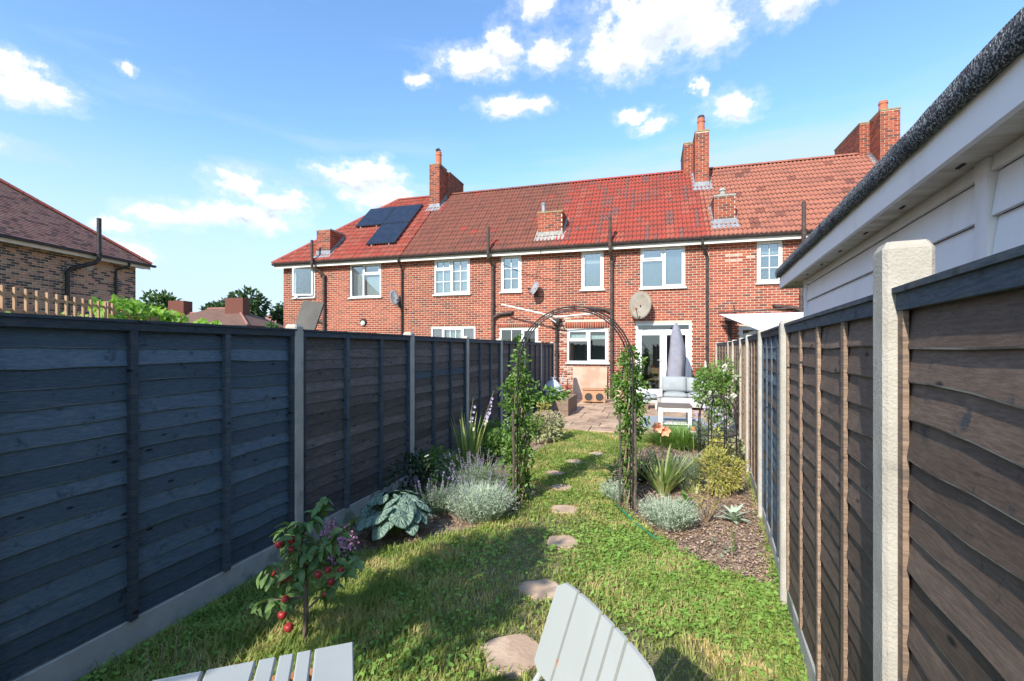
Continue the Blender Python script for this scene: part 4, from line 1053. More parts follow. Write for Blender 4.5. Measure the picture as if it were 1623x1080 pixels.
# ------------------------------------------------------------------ brown house at far left
cs, sn = math.cos(YAW), math.sin(YAW)
def camxy(xc, z): return (xc * cs - z * sn, xc * sn + z * cs)
bx, by = camxy(-14.0, 17.6)
HB = thing('brown_brick_house', 'dark brown brick house with hipped tile roof at left edge', 'house', (bx, by, 0), R(101.0))
facade(HB, -9.0, 0, 0, 4.70, [], 'brown', 'mortar_grey', vis=lambda x, z: z > 2.2 and x > -5.2, wts=(.22, .2, .26, .16, .16))
mb = MB('brown1'); mb.quad((0, .001, 0), (0, 7, 0), (0, 7, 4.7), (0, .001, 4.7)); mb.quad((-9, 7, 0), (0, 7, 0), (0, 7, 4.7), (-9, 7, 4.7)); mb.quad((-9, .001, 0), (-9, 7, 0), (-9, 7, 4.7), (-9, .001, 4.7)); part('flank_wall', mb, HB, local=True)
# plain-tile roof: stepped courses
ex, ey, ez = .34, -.34, 4.78; run = 3.84; pit = math.tan(R(39.5))
rb = MB('tile_plain2'); rb.add([(ex, ey, ez - .03), (-9.3, ey, ez - .03), (-9.3, ey + run, ez + run * pit - .03), (ex - run, ey + run, ez + run * pit - .03), (ex, ey + 2 * run, ez - .03), (-9.3, ey + 2 * run, ez - .03)], [(0, 3, 2, 1), (0, 4, 3), (3, 4, 5, 2)])
roofb = part('roof', rb, HB, local=True)
SLb = run / math.cos(R(39.5)); gauge = .105; rows = int(SLb / gauge); ca, sa = math.cos(R(39.5)), math.sin(R(39.5))
Bv = []; Fi = []; Ii = []; o = 0; rnd = random.Random(4); tiles = []
for r in range(rows):
    s = r * gauge; y, z = ey + s * ca, ez + s * sa; xmax = ex - s * ca; x = -5.6 + (r % 2) * .08
    while x < xmax:
        tiles.append((x, min(x + .160, xmax), y, z, s)); x += .165
for (x0, x1, y, z, s) in tiles:
    lift = .016 + rnd.uniform(0, .006); t = gauge * 1.35
    Bv += [(x0, y - lift * sa, z + lift * ca), (x1, y - lift * sa, z + lift * ca), (x1, y + t * ca, z + t * sa + .0), (x0, y + t * ca, z + t * sa + .0), (x0, y + .003, z - .022), (x1, y + .003, z - .022)]
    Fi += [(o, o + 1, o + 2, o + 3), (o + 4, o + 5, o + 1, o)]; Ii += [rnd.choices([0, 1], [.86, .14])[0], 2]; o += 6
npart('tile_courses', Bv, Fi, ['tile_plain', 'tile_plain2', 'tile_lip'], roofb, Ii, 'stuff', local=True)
k = 16
for i in range(k):
    t0, t1 = i / k * run, (i + .96) / k * run
    p, q_ = Vector((ex - t0, ey + t0, ez + t0 * pit + .035)), Vector((ex - t1, ey + t1, ez + t1 * pit + .035)); t = (q_ - p).normalized(); s_ = t.cross(Vector((0, 0, 1))).normalized(); u = s_.cross(t)
    mb = MB('tile_new'); V = []
    for e in (p, q_):
        for j in range(6): a = math.pi * j / 5; V.append(e + s_ * math.cos(a) * .12 + u * (math.sin(a) * .09 - .03))
    mb.add(V, [(j, j + 1, 7 + j, 6 + j) for j in range(5)] + [(0, 1, 2, 3, 4, 5), (11, 10, 9, 8, 7, 6)]); part('hip_tile', mb, roofb, local=True)
part('fascia_board', MB('fascia').box(-9.3, .32, -.30, -.27, 4.60, 4.76), HB, local=True)
part('soffit', MB('fascia').box(-9.3, .32, -.268, -.002, 4.63, 4.65), HB, local=True)
part('gutter', MB('black').box(-9.3, .46, -.42, -.31, 4.70, 4.78), HB, local=True)
q = MB('black'); q.tube([(-2.55, -.10, 0), (-2.55, -.10, 4.05), (-2.45, -.14, 4.2), (-1.95, -.42, 4.45), (-1.85, -.46, 4.6), (-1.85, -.46, 5.95)], .065, 10); q.lathe((-1.85, -.46, 4.72), [(.065, 0), (.085, .02), (.085, .1), (.065, .12)], 10); part('soil_pipe', q, HB, local=True)
q = MB('black'); q.tube([(-.62, -.36, 4.7), (-.62, -.34, 4.58), (-.85, -.08, 4.42), (-.85, -.06, 4.3), (-.85, -.06, 0)], .04, 8); part('downpipe', q, HB, local=True)
q = MB('concrete'); q.tube([(-1.75, .01, 4.35), (-1.75, -.012, 4.35)], .12, 12); part('vent_plate', q, HB, local=True)

# ------------------------------------------------------------------ distant houses and trees
def far_house(label, xc, z, L, D, rot, roofm, eave=4.6, rise=2.6, chim=None, wins=()):
    x, y = camxy(xc, z)
    H = thing('distant_house', label, 'house', (x, y, 0), rot, 'distant hipped houses')
    part('wall', MB('brick1').box(-L, 0, 0, D, 0, eave), H, local=True)
    o_ = .4; a = D / 2 + o_
    rb = MB(roofm); rb.add([(-L - o_, -o_, eave), (o_, -o_, eave), (o_, D + o_, eave), (-L - o_, D + o_, eave), (-a, D / 2, eave + rise), (-L + D / 2, D / 2, eave + rise)], [(0, 1, 4, 5), (1, 2, 4), (2, 3, 5, 4), (3, 0, 5), (3, 2, 1, 0)])
    roof = part('roof', rb, H, local=True)
    rb2 = MB('roof_pink')
    for p0, p1 in (((o_, -o_, eave + .05), (-a, D / 2, eave + rise + .05)), ((-a, D / 2, eave + rise + .05), (-L + D / 2, D / 2, eave + rise + .05))): rb2.tube([p0, p1], .14, 6)
    part('ridge', rb2, roof, local=True)
    part('gutter', MB('black').box(-L - o_, o_, -o_ - .12, -o_ - .003, eave - .14, eave - .02), H, local=True)
    if chim: part('chimney', MB('brick4').box(*chim), H, local=True)
    for i, (face, p, zz, w) in enumerate(wins):
        wm = MB('white'); gm = MB('glass')
        if face == 'f':
            wm.box(p, p + w, -.03, .02, zz, zz + 1.2); gm.box(p + .12, p + w * .47, -.045, -.032, zz + .12, zz + 1.08); gm.box(p + w * .53, p + w - .12, -.045, -.032, zz + .12, zz + 1.08)
        else:
            wm.box(-.02, .03, p, p + w, zz, zz + 1.2); gm.box(.032, .045, p + .12, p + w * .47, zz + .12, zz + 1.08); gm.box(.032, .045, p + w * .53, p + w - .12, zz + .12, zz + 1.08)
        w_ = part('window', wm, H, local=True); part('pane', gm, w_, local=True)
    return H
far_house('distant house with brown hipped roof and broad central chimney', -33.6, 60, 13, 8, R(16.28 - 8), 'roof_far', 4.6, 2.5, (-5.2, -2.6, 2.6, 4.0, 5.5, 8.4), [('f', -1.9, 3.2, 1.5), ('f', -5.2, 3.2, 1.5), ('f', -9, 3.2, 1.8), ('r', 1.2, 3.2, 1.3), ('r', 4.6, 3.2, 1.3)])
far_house('farther house with pink tiled roof left of the brown one', -46, 75, 16, 8, R(16.28 - 4), 'roof_pink', 4.7, 2.9, (-11.5, -8.8, 3, 5, 5.5, 9.6), [('f', -3, 3, 1.5)])
far_house('farther pinkish roof peeping between brown roof and end terrace', -36.5, 82, 12, 8, R(16.28 + 5), 'roof_pink', 4.8, 2.6, None, [('f', -3, 3, 1.5)])

def tree(name, label, xc, z, h, cr, ch, leaf, n, lm='tree1', group='trees on the skyline'):
    x, y = camxy(xc, z)
    T = thing(name, label, 'tree', (x, y, 0), 0, group)
    tm = MB('bark'); base = Vector((x, y, 0)); topc = Vector((x, y, h - ch))
    tm.tube([base, base + Vector((.1, 0, (h - ch) * .6)), topc, topc + Vector((0, 0, ch * .7))], [.3, .24, .18, .05], 8)
    for k in range(5):
        a = k * 1.3; e = topc + Vector((math.cos(a) * cr * .6, math.sin(a) * cr * .6, ch * random.uniform(.2, .9))); tm.tube([topc - Vector((0, 0, .5)), topc.lerp(e, .5) + Vector((0, 0, .2)), e], [.12, .08, .03], 6)
    part('trunk', tm, T)
    Pq, Dq = clumpy(n, (x, y, h - ch * .55), (cr, cr, ch * .62), 16, .36)
    V, F = leaves_np(Pq, unit(Dq + rdir(len(Pq)) * .7), unit(rdir(len(Pq), .6)), leaf * rng.uniform(.6, 1.3, len(Pq)), leaf * .6)
    npart('crown', V, F, [lm], T)
tree('round_tree', 'pale green rounded tree left of the pink roof chimney', -61, 82, 10.8, 5.0, 6.2, .75, 2400)
tree('low_tree', 'low dark tree crown behind the pink tiled roof', -54.5, 88, 10.2, 4.0, 4.6, .7, 1800, 'tree2')
tree('spreading_tree', 'broad dark tree behind the brown hipped roof chimney', -42.5, 74, 10.6, 4.2, 5.4, .7, 2800, 'tree2')
tree('small_tree', 'small dark tree peeping beside the end terrace wall', -38.6, 80, 9.0, 2.2, 3.4, .6, 900, 'tree2')
tree('garden_tree', 'bushy tree below the pink roof next to the end terrace', -27.6, 54, 4.7, .95, 2.6, .35, 700, 'tree1')

# ------------------------------------------------------------------ fences
BOARD = {}
def board_mesh(L, mat, var):
    key = (round(L, 2), mat, var)
    if key in BOARD: return BOARD[key]
    r = random.Random(hash((round(L, 2), var)) % 9999); n = 10; V = []
    ph, am = r.uniform(0, 6.28), r.uniform(.003, .009)
    for i in range(n + 1):
        x = L * i / n
        zb = am * math.sin(ph + i * r.uniform(.5, .9)) + r.uniform(-.004, .004); w = r.uniform(-.0025, .0025)
        V += [(x, -.016 + w, zb + .004), (x, .001 + w * .5, .132), (x, -.004 + w, zb), (x, -.014 + w, zb)]
    F = []
    for i in range(n):
        a = 4 * i; F += [(a, a + 4, a + 5, a + 1), (a + 3, a + 7, a + 4, a), (a + 2, a + 6, a + 7, a + 3)]
    F += [(0, 1, 2, 3), (4 * n + 3, 4 * n + 2, 4 * n + 1, 4 * n)]
    me = bpy.data.meshes.new('board'); me.from_pydata(V, [], F); me.materials.append(M[mat]); me.materials.append(M['edge_r' if mat == 'board_r' else 'edge_l']); me.polygons.foreach_set('material_index', [k % 3 == 1 and k < 3 * n for k in range(len(F))]); me.update(); BOARD[key] = me
    return me
def fence_panel(label, p0, p1, mats, bat, nb, group, h=1.62, z0=.145, nbds=17, batd=.030, sag=0):
    """panel between two posts; local x from p0 to p1, garden side is -y"""
    p0, p1 = Vector((*p0, 0)), Vector((*p1, 0)); d = p1 - p0; L = d.length - .085; rot = math.atan2(d.y, d.x); st = p0 + d.normalized() * .0425
    T = thing('fence_panel', label, 'fence panel', (st.x, st.y, z0), rot, group)
    for i in range(nbds):
        m = random.choice(mats); z = i * (h - .05) / nbds
        o = link(bpy.data.objects.new('board', board_mesh(L, m, random.randrange(6))), T); o.location = (0, 0, z); o.rotation_euler = (0, random.uniform(-.0025, .0025), 0)
    bk = MB('hole'); bk.box(0, L, .006, .016, 0, h - .02); part('backing_board', bk, T, local=True)
    for k in range(nb + 2):
        x = (L - .04) * k / (nb + 1)
        b = MB(bat); b.box(x, x + .04, -.013 - batd, -.012, -.005, h - .048); part('batten', b, T, local=True)
    b = MB(bat if bat != 'batten_p' else 'batten_d'); b.box(-.01, L + .01, -.016 - batd, -.012, h - .047, h - .004); part('top_rail', b, T, local=True)
    b = MB('batten_d' if bat != 'batten_p' else 'batten_d'); b.box(-.01, L + .01, -.026 - batd, .03, h - .003, h + .012); part('capping_rail', b, T, local=True)
    return T
def post(label, x, y, rot, h, group, w=.095, d=.11):
    mb = MB('concrete'); a, b, e = w / 2, d / 2, .010
    def ring(k, z): return [(-a + k, -b, z), (a - k, -b, z), (a, -b + k, z), (a, b - k, z), (a - k, b, z), (-a + k, b, z), (-a, b - k, z), (-a, -b + k, z)]
    V = ring(e, -.2) + ring(e, h - .02)
    top = [(vx * .80, vy * .80, h) for vx, vy, _ in ring(e, 0)]
    V += top; F = [(i, (i + 1) % 8, 8 + (i + 1) % 8, 8 + i) for i in range(8)] + [(8 + i, 8 + (i + 1) % 8, 16 + (i + 1) % 8, 16 + i) for i in range(8)] + [tuple(range(16, 24))]
    mb.add(V, F)
    return single('concrete_post', mb, label, 'fence post', (x, y, 0), rot, group, local=True)
def gravel(label, p0, p1, group, h=.14, m='concrete_g'):
    p0, p1 = Vector((*p0, 0)), Vector((*p1, 0)); d = p1 - p0; L = d.length - .1; rot = math.atan2(d.y, d.x); st = p0 + d.normalized() * .05
    mb = MB(m); V = []; n = 8
    for i in range(n + 1):
        x = L * i / n
        V += [(x, -.022, -.1), (x, -.022, h - .006), (x, -.016, h), (x, .022, h)]
    F = []
    for i in range(n):
        a = 4 * i; F += [(a, a + 4, a + 5, a + 1), (a + 1, a + 5, a + 6, a + 2), (a + 2, a + 6, a + 7, a + 3)]
    F += [(0, 1, 2, 3), (4 * n + 3, 4 * n + 2, 4 * n + 1, 4 * n)]
    mb.add(V, F); return single('gravel_board', mb, label, 'gravel board', (st.x, st.y, 0), rot, group, local=True)

LX = -2.74; LYs = [-2.5, -.62, 1.24, 3.155, 5.03, 6.80, 8.53, 10.23, 11.93, 13.55]
ORD = ['behind the camera', 'beside the camera', 'nearest the camera', 'beyond the first visible post', 'second beyond the first visible post', 'behind the gladiolus spikes', 'behind the left arch climber', 'behind the planter and bag', 'last before the hopper pipe']
LB = ['left fence panel behind the camera, blue-black boards', 'left fence panel beside the camera, blue-black boards', 'widest blue-black fence panel filling the left of the photo', 'dark fence panel just right of the first concrete post on the left', 'dark brown fence panel with a pale split board left of the gladiolus', 'dark fence panel directly behind the mauve gladiolus', 'dark fence panel behind the left arch climber', 'brown fence panel behind the planter box with the bag', 'last brown fence panel before the kitchen corner pipe']
for i in range(len(LYs) - 1):
    wear = i / 8
    mats = ['board_l'] * (30 if i < 3 else 1 if i < 6 else 0) + ['board_l2'] * (0 if i < 3 else 24)
    fence_panel(LB[i], (LX, LYs[i]), (LX, LYs[i + 1]), mats, 'batten_d', 2, 'dark lap fence panels on the left')
    gravel('concrete gravel board below the ' + LB[i].split(',')[0].replace('with a pale split board ', '').replace('just right of the', 'right of'), (LX, LYs[i]), (LX, LYs[i + 1]), 'concrete gravel boards along the left fence')
LPL = ['left concrete post behind the camera', 'left concrete post just behind the camera line', 'left concrete post just outside the left edge', 'first concrete post seen on the left, in front of the leaning slab', 'concrete post above the dark green shrub', 'concrete post left of the gladiolus spikes', 'concrete post at the left edge of the arch climber', 'concrete post hidden in the left arch climber', 'thin concrete post behind the plastic bag', 'last left concrete post beside the black hopper pipe']
for i, y in enumerate(LYs): post(LPL[i], LX, y, R(90), 1.815, 'concrete posts of the left fence')
# right fence, bending towards the house
RP = [(.22, -2.2), (.44, -.33), (.645, 1.50), (.845, 3.36), (1.05, 5.03), (1.25, 6.78), (1.48, 8.64), (1.65, 10.5), (1.83, 12.35), (1.80, 14.25)]
RBL = ['right fence panel behind the camera', 'brown-black fence panel at the right edge, nearest the camera', 'fence panel between the two nearest right posts, with pale battens', 'dark blue panel on the right beside the lamb ear plant', 'narrow-looking right panel beside the yellow-green shrub', 'right fence panel beside the black obelisk', 'right fence panel behind the rose bush', 'right fence panel beyond the rose, foreshortened', 'last grey fence panel facing the camera by the sofa']
for i in range(len(RP) - 1):
    fence_panel(RBL[i], RP[i + 1], RP[i], ['board_r'] if i != 3 else ['board_l', 'board_l', 'board_r'], 'batten_p' if i != 3 else 'batten_d', 1 if i == 1 else 3, 'lap fence panels on the right', 1.635, .13, batd=.012)
    gravel('concrete gravel board below the ' + RBL[i].split(',')[0], RP[i + 1], RP[i], 'concrete gravel boards along the right fence', .125)
RPL = ['right concrete post behind the camera', 'right concrete post just behind the camera', 'big pale concrete post nearest the camera on the right', 'second concrete post on the right, below the shed corner', 'third concrete post on the right, past the dark blue panel', 'fourth right concrete post beside the yellow-green shrub', 'fifth right concrete post beside the obelisk', 'right concrete post at the rose bush', 'right concrete post beyond the rose bush', 'last right concrete post at the white pole']
for i, (x, y) in enumerate(RP):
    dx, dy = (RP[max(i - 1, 0)][0] - RP[min(i + 1, len(RP) - 1)][0], RP[max(i - 1, 0)][1] - RP[min(i + 1, len(RP) - 1)][1])
    post(RPL[i], x, y, math.atan2(dy, dx), 1.90 if i < 3 else 1.80, 'concrete posts of the right fence')

# leaning grey slab behind the left fence, trellis and vine next door
T = thing('leaning_slab', 'grey weathered board leaning above the first left post', 'board', (-3.4, 3.75, 0))
q = MB('slabgrey'); a0 = Vector((*camxy(-2.24, 4.55), 1.42)); ex_ = Vector((cs, sn, 0)) * .20 + Vector((0, 0, -.03)); up_ = Vector((cs, sn, 0)) * .19 + Vector((-sn, cs, 0)) * .10 + Vector((0, 0, .68)); nn = ex_.cross(up_).normalized() * .028
V = [a0, a0 + ex_, a0 + ex_ + up_, a0 + up_]; q.add(V + [v - nn for v in V], [(0, 1, 2, 3), (7, 6, 5, 4), (0, 4, 5, 1), (1, 5, 6, 2), (2, 6, 7, 3), (3, 7, 4, 0)]); part('slab', q, T)
q = MB('planter'); q.tube([a0 + ex_ * .5 - Vector((0, 0, 1.3)) - nn * 4, a0 + ex_ * .5 - nn * 2.2], .03, 6); part('prop', q, T)
def trellis(label, A, B, ztA, ztB, n, rows, hh):
    A, B = Vector((*camxy(*A), 0)), Vector((*camxy(*B), 0)); d = B - A; L = d.length; rot = math.atan2(d.y, d.x)
    T = thing('trellis', label, 'trellis', tuple(A), rot, 'diamond-free square trellis panels')
    sl = (ztB - ztA) / L
    for i in range(n + 1):
        x = L * i / n; z = ztA + sl * x
        part('upright_slat', MB('trellis').box(x - .014, x + .014, -.026, -.006, z - hh, z), T, local=True)
    for r in range(rows):
        zz = .06 + r * .16; q = MB('trellis')
        q.add([(0, -.005, ztA - zz - .014), (L, -.005, ztB - zz - .014), (L, -.005, ztB - zz + .014), (0, -.005, ztA - zz + .014), (0, .012, ztA - zz - .014), (L, .012, ztB - zz - .014), (L, .012, ztB - zz + .014), (0, .012, ztA - zz + .014)], [(0, 1, 2, 3), (7, 6, 5, 4), (0, 4, 5, 1), (1, 5, 6, 2), (2, 6, 7, 3), (3, 7, 4, 0)])
        part('cross_slat', q, T, local=True)
    for x in (0, L): part('trellis_post', MB('trellis').box(x - .03, x + .03, .014, .07, 0, (ztA if x == 0 else ztB) + .02), T, local=True)
    return T
trellis('tan square trellis in front of the brown house', (-4.66, 4.2), (-5.12, 6.04), 2.205, 2.20, 13, 6, 1.0)
trellis('lower trellis covered by bright vine, right of the first', (-5.15, 6.1), (-5.24, 7.6), 2.16, 2.04, 11, 5, .8)
def foliage(name, label, cat, spec, loc, stems=None, group=None, extra=()):
    """spec: list of (P, D, N, L, W, mat, partname, fold, droop)"""
    T = thing(name, label, cat, loc, 0, group)
    if stems: part('stem', stems, T)
    for (P, D, N, L, Wd, mt, pn, fo, dr) in spec:
        V, F = leaves_np(P, D, N, L, Wd, fo, dr); npart(pn, V, F, [mt], T, kind='stuff')
    return T
# vine over the trellis
st = MB('stem'); vx = []
for (xc, z, zt) in ((-4.85, 4.9, 2.0), (-5.05, 5.6, 2.05), (-5.2, 6.3, 2.15), (-5.24, 6.9, 2.1), (-5.3, 7.5, 2.0)):
    x, y = camxy(xc - .08, z); st.tube([(x, y, 0), (x + .05, y, 1.0), (x, y, zt)], [.02, .015, .006], 6)
Pv = []
for (xc, z, zt, rx, r_z, n) in ((-4.9, 4.6, 1.86, .2, .08, 26), (-5.0, 5.2, 1.86, .3, .12, 60), (-5.15, 6.0, 1.95, .3, .14, 90), (-5.35, 6.5, 2.16, .35, .13, 260), (-5.3, 7.1, 2.1, .35, .13, 220), (-5.3, 7.9, 1.98, .5, .12, 150), (-5.2, 8.6, 1.86, .4, .08, 70)):
    x, y = camxy(xc, z); Pq, _ = blob(n, (x, y, zt), (rx, rx, r_z), .2); Pv.append(Pq)
Pv = np.concatenate(Pv); n = len(Pv)
foliage('grape_vine', 'bright green vine sprawling over the lower trellis', 'vine', [(Pv, unit(rdir(n) + [.3, -.4, -.3]), unit(rdir(n, .8) + [.2, -.6, .3]), .07 + .05 * rng.random(n), .08, 'vine', 'leaf_mass', .1, .1)], (*camxy(-5.2, 6.6), 0), st)

# ------------------------------------------------------------------ white shed on the right
sx0, sy0 = camxy(2.95, 5.2)
SH = thing('garden_shed', 'white painted lap-boarded shed with black felt roof behind right fence', 'shed', (sx0, sy0, 0), R(-95.6))
q = MB('shed_d'); q.box(.56, 7.0, .20, 3.0, 0, 2.3); part('carcass', q, SH, local=True)
zz = .35; i = 0; LSH = 7.0
while zz < 2.26:
    for (a, b) in ((.555, 3.66), (3.75, LSH)):
        q = MB('shed'); q.add([(a, .145, zz), (b, .145, zz), (b, .166, zz + .155), (a, .166, zz + .155), (a, .164, zz), (b, .164, zz), (b, .175, zz + .155), (a, .175, zz + .155)], [(0, 1, 2, 3), (0, 4, 5, 1), (1, 5, 6, 2), (2, 6, 7, 3), (3, 7, 4, 0)])
        part('siding_board', q, SH, local=True)
    zz += .158
part('trim_strip', MB('shed').box(3.665, 3.745, .135, .18, .3, 2.298), SH, local=True)
part('trim_strip', MB('shed').box(.50, .552, .133, .2, .3, 2.298), SH, local=True)
part('soffit', MB('shed_soffit').box(-.02, LSH, .022, .30, 2.300, 2.315), SH, local=True)
for k in range(9):
    x = .35 + k * .55; v_ = MB('hole'); v_.box(x, x + .05, .085, .097, 2.294, 2.2985); part('soffit_vent', v_, SH, local=True)
q = MB('shed'); q.box(-.04, LSH, -.002, .02, 2.283, 2.43); part('fascia_board', q, SH, local=True)
q = MB('shed'); q.box(-.062, -.042, -.002, 2.6, 2.283, 2.43); part('fascia_board', q, SH, local=True)
# felt: rolled edge and roof sheet
q = MB('felt'); V = []; prof = [(.0, 2.415), (-.030, 2.405), (-.045, 2.44), (-.040, 2.49), (-.015, 2.515), (.06, 2.528), (3.0, 2.75)]
xs = np.linspace(-.08, LSH, 60)
for x in xs:
    for j, (y, z) in enumerate(prof): V.append((x, y + random.uniform(-.003, .003), z + random.uniform(-.003, .003)))
k = len(prof); q.add(V, [(i * k + j, i * k + j + 1, (i + 1) * k + j + 1, (i + 1) * k + j) for i in range(59) for j in range(k - 1)] + [tuple(range(k)), tuple(range(59 * k, 60 * k))]); part('felt_roof', q, SH, local=True, smooth=True)

# ------------------------------------------------------------------ patio furniture and oddments
q = MB('mdf'); q.add([(-2.40, 15.10, .03), (-1.31, 15.10, .03), (-1.31, 15.255, 1.03), (-2.40, 15.255, 1.03), (-2.40, 15.12, .03), (-1.31, 15.12, .03), (-1.31, 15.275, 1.03), (-2.40, 15.275, 1.03)], [(0, 1, 2, 3), (7, 6, 5, 4), (0, 4, 5, 1), (1, 5, 6, 2), (2, 6, 7, 3), (3, 7, 4, 0)])
single('plywood_sheet', q, 'pinkish plywood sheet leaning under the kitchen window', 'plywood sheet', (-1.85, 15.1, 0))
T = thing('cat_house', 'orange ply box with two round holes before the plywood sheet', 'pet house', (-1.6, 14.2, .03), R(3))
q = MB('ply'); q.box(-.33, .33, -.18, .22, .03, .38); part('box', q, T, local=True)
q = MB('ply'); q.box(-.36, .36, -.22, .26, .382, .405); part('lid', q, T, local=True)
for x in (-.15, .17):
    q = MB('hole'); q.tube([(x, -.178, .17), (x, -.186, .17)], .115, 18); part('round_hole', q, T, local=True)
    q = MB('ply'); k = 18; V = [(x + math.cos(6.2832 * j / k) * r_, y_, .17 + math.sin(6.2832 * j / k) * r_) for (r_, y_) in ((.115, -.181), (.115, -.196), (.135, -.196), (.135, -.181)) for j in range(k)]
    q.add(V, [(i * k + j, i * k + (j + 1) % k, (i + 1) * k + (j + 1) % k, (i + 1) * k + j) for i in range(3) for j in range(k)]); part('hole_rim', q, T, local=True)
for x in (-.30, .30): part('foot', MB('ply').box(x - .03, x + .03, -.16, .20, 0, .029), T, local=True)
# planter trough with a bag on it
T = thing('wooden_planter', 'old brown wooden planter trough by the left fence', 'planter', (-2.22, 12.1, .02), 0)
for i in range(3):
    q = MB('planter'); q.box(-.36, .36, -1.0, -.965, .0 + i * .135, .13 + i * .135); part('plank', q, T, local=True)
    q = MB('planter'); q.box(.325, .36, -.962, .4, .0 + i * .135, .13 + i * .135); part('plank', q, T, local=True)
q = MB('planter'); q.box(-.36, -.325, -.962, .4, 0, .40); q.box(-.324, .324, .365, .4, 0, .40); part('back_planks', q, T, local=True)
part('earth', MB('soil').box(-.323, .323, -.963, .363, .05, .36), T, local=True)
q = MB('bag'); V = []; k = 12
prof = [(.10, 0), (.24, .03), (.27, .14), (.22, .27), (.12, .36), (.05, .42), (.09, .47)]
for r_, z in prof:
    for j in range(k): a = 6.2832 * j / k; w = 1 + random.uniform(-.14, .14); V.append((-2.35 + r_ * math.cos(a) * w, 11.75 + r_ * math.sin(a) * w, .43 + z))
q.add(V, [(i * k + j, i * k + (j + 1) % k, (i + 1) * k + (j + 1) % k, (i + 1) * k + j) for i in range(len(prof) - 1) for j in range(k)] + [tuple(range(k))[::-1]])
single('plastic_bag', q, 'pale grey plastic bag slumped on the wooden planter', 'bag', (-2.35, 11.75, .43))
T = thing('leaning_spade', 'blue-grey tool handle leaning beside the black hopper pipe', 'garden tool', (-2.72, 14.7, .03))
q = MB('bluegrey'); q.tube([(-2.78, 14.6, .03), (-2.66, 15.0, .85)], .018, 6); part('shaft', q, T)
q = MB('bluegrey'); q.box(-2.86, -2.70, 14.58, 14.60, .03, .28); part('blade', q, T)
# red geranium by the corner
st = MB('stem'); P = []
for k in range(9):
    a = k * .7; e = (-2.48 + .14 * math.cos(a), 14.3 + .14 * math.sin(a), .30 + .05 * (k % 3)); st.tube([(-2.48, 14.3, .12), e], .006, 4); P += [e] * 9
Pf = np.array(P) + rng.normal(0, .03, (len(P), 3)); n = len(Pf); Pl, Dl = blob(90, (-2.48, 14.3, .22), (.17, .17, .08), .3)
T = foliage('red_geranium', 'red flowering pot plant at the kitchen wall corner', 'plant', [(Pf, rdir(n), rdir(n, .5), .05, .045, 'redf', 'petal', .1, .1), (Pl, unit(Dl + [0, 0, .2]), rdir(90, 1), .07, .06, 'jas', 'leaf', .1, .1)], (-2.48, 14.3, 0), st)
q = MB('terracotta'); q.lathe((-2.48, 14.3, .022), [(.085, 0), (.11, .12), (.12, .12), (.12, .15), (.1, .15)], 14); part('pot', q, T)

# corner sofa
def cushion(x0, x1, y0, y1, z0, z1, m='cushion', puff=.03, n=6):
    mb = MB(m); V = []; F = []
    for s in (-1, 1):
        for i in range(n + 1):
            for j in range(n + 1):
                u, v = i / n, j / n; p = (math.sin(math.pi * u) * math.sin(math.pi * v)) ** .5
                V.append((x0 + (x1 - x0) * u, y0 + (y1 - y0) * v, (z0 + z1) / 2 + s * ((z1 - z0) / 2 * (.55 + .45 * p) + puff * p)))
    k = (n + 1) ** 2
    for b in (0, k):
        for i in range(n):
            for j in range(n):
                f = (b + i * (n + 1) + j, b + (i + 1) * (n + 1) + j, b + (i + 1) * (n + 1) + j + 1, b + i * (n + 1) + j + 1); F.append(f if b else f[::-1])
    rim = [i * (n + 1) for i in range(n + 1)] + [n * (n + 1) + j for j in range(1, n + 1)] + [i * (n + 1) + n for i in range(n - 1, -1, -1)] + [j for j in range(n - 1, 0, -1)]
    for i in range(len(rim)): a, b = rim[i], rim[(i + 1) % len(rim)]; F.append((a, b, b + k, a + k))
    mb.add(V, F); return mb
def upright(x0, x1, y0, y1, z0, z1, lean=.06):
    mb = cushion(x0, x1, z0, z1, y0, y1, puff=.03)
    mb.V = [(x, z + (y - z0) / (z1 - z0) * lean, y) for x, y, z in mb.V]; return mb
T = thing('garden_sofa', 'white garden sofa with pale grey back cushions before the french doors', 'sofa', (.95, 13.4, .03))
q = MB('sofa_w')
q.box(.28, 1.62, 13.05, 13.11, .10, .34); q.box(.28, 1.62, 13.75, 13.80, .10, .62); q.box(.30, 1.60, 13.115, 13.745, .24, .30)
part('frame', q, T)
for x in (.26, 1.60): part('armrest', MB('sofa_w').box(x - .02, x + .05, 13.02, 13.80 - .052, .36, .56), T)
for x in (.30, 1.58):
    for y in (13.08, 13.77): part('leg', MB('sofa_w').box(x - .03, x + .03, y - .024, y + .024, .03, .098), T)
part('seat_cushion', cushion(.32, .94, 13.12, 13.66, .32, .45), T, smooth=True); part('seat_cushion', cushion(.95, 1.58, 13.12, 13.66, .32, .45), T, smooth=True)
part('back_cushion', upright(.30, .94, 13.52, 13.66, .46, .86), T, smooth=True); part('back_cushion', upright(.95, 1.60, 13.52, 13.66, .46, .84), T, smooth=True)
T = thing('garden_bench', 'low white bench with grey seat pad left of the sofa', 'bench', (-.28, 13.2, .03))
q = MB('sofa_w'); q.box(-.62, .18, 12.95, 13.55, .20, .27); part('frame', q, T)
for x in (-.59, .15):
    for y in (12.98, 13.52): part('leg', MB('sofa_w').box(x - .028, x + .028, y - .024, y + .024, .03, .198), T)
part('seat_cushion', cushion(-.61, .17, 12.96, 13.54, .29, .40), T, smooth=True)
q = MB('planter'); q.box(-.5, -.05, 12.85, 13.3, .035, .16)
single('storage_crate', q, 'brown wooden crate under the low white bench', 'crate', (-.3, 13.0, .03))
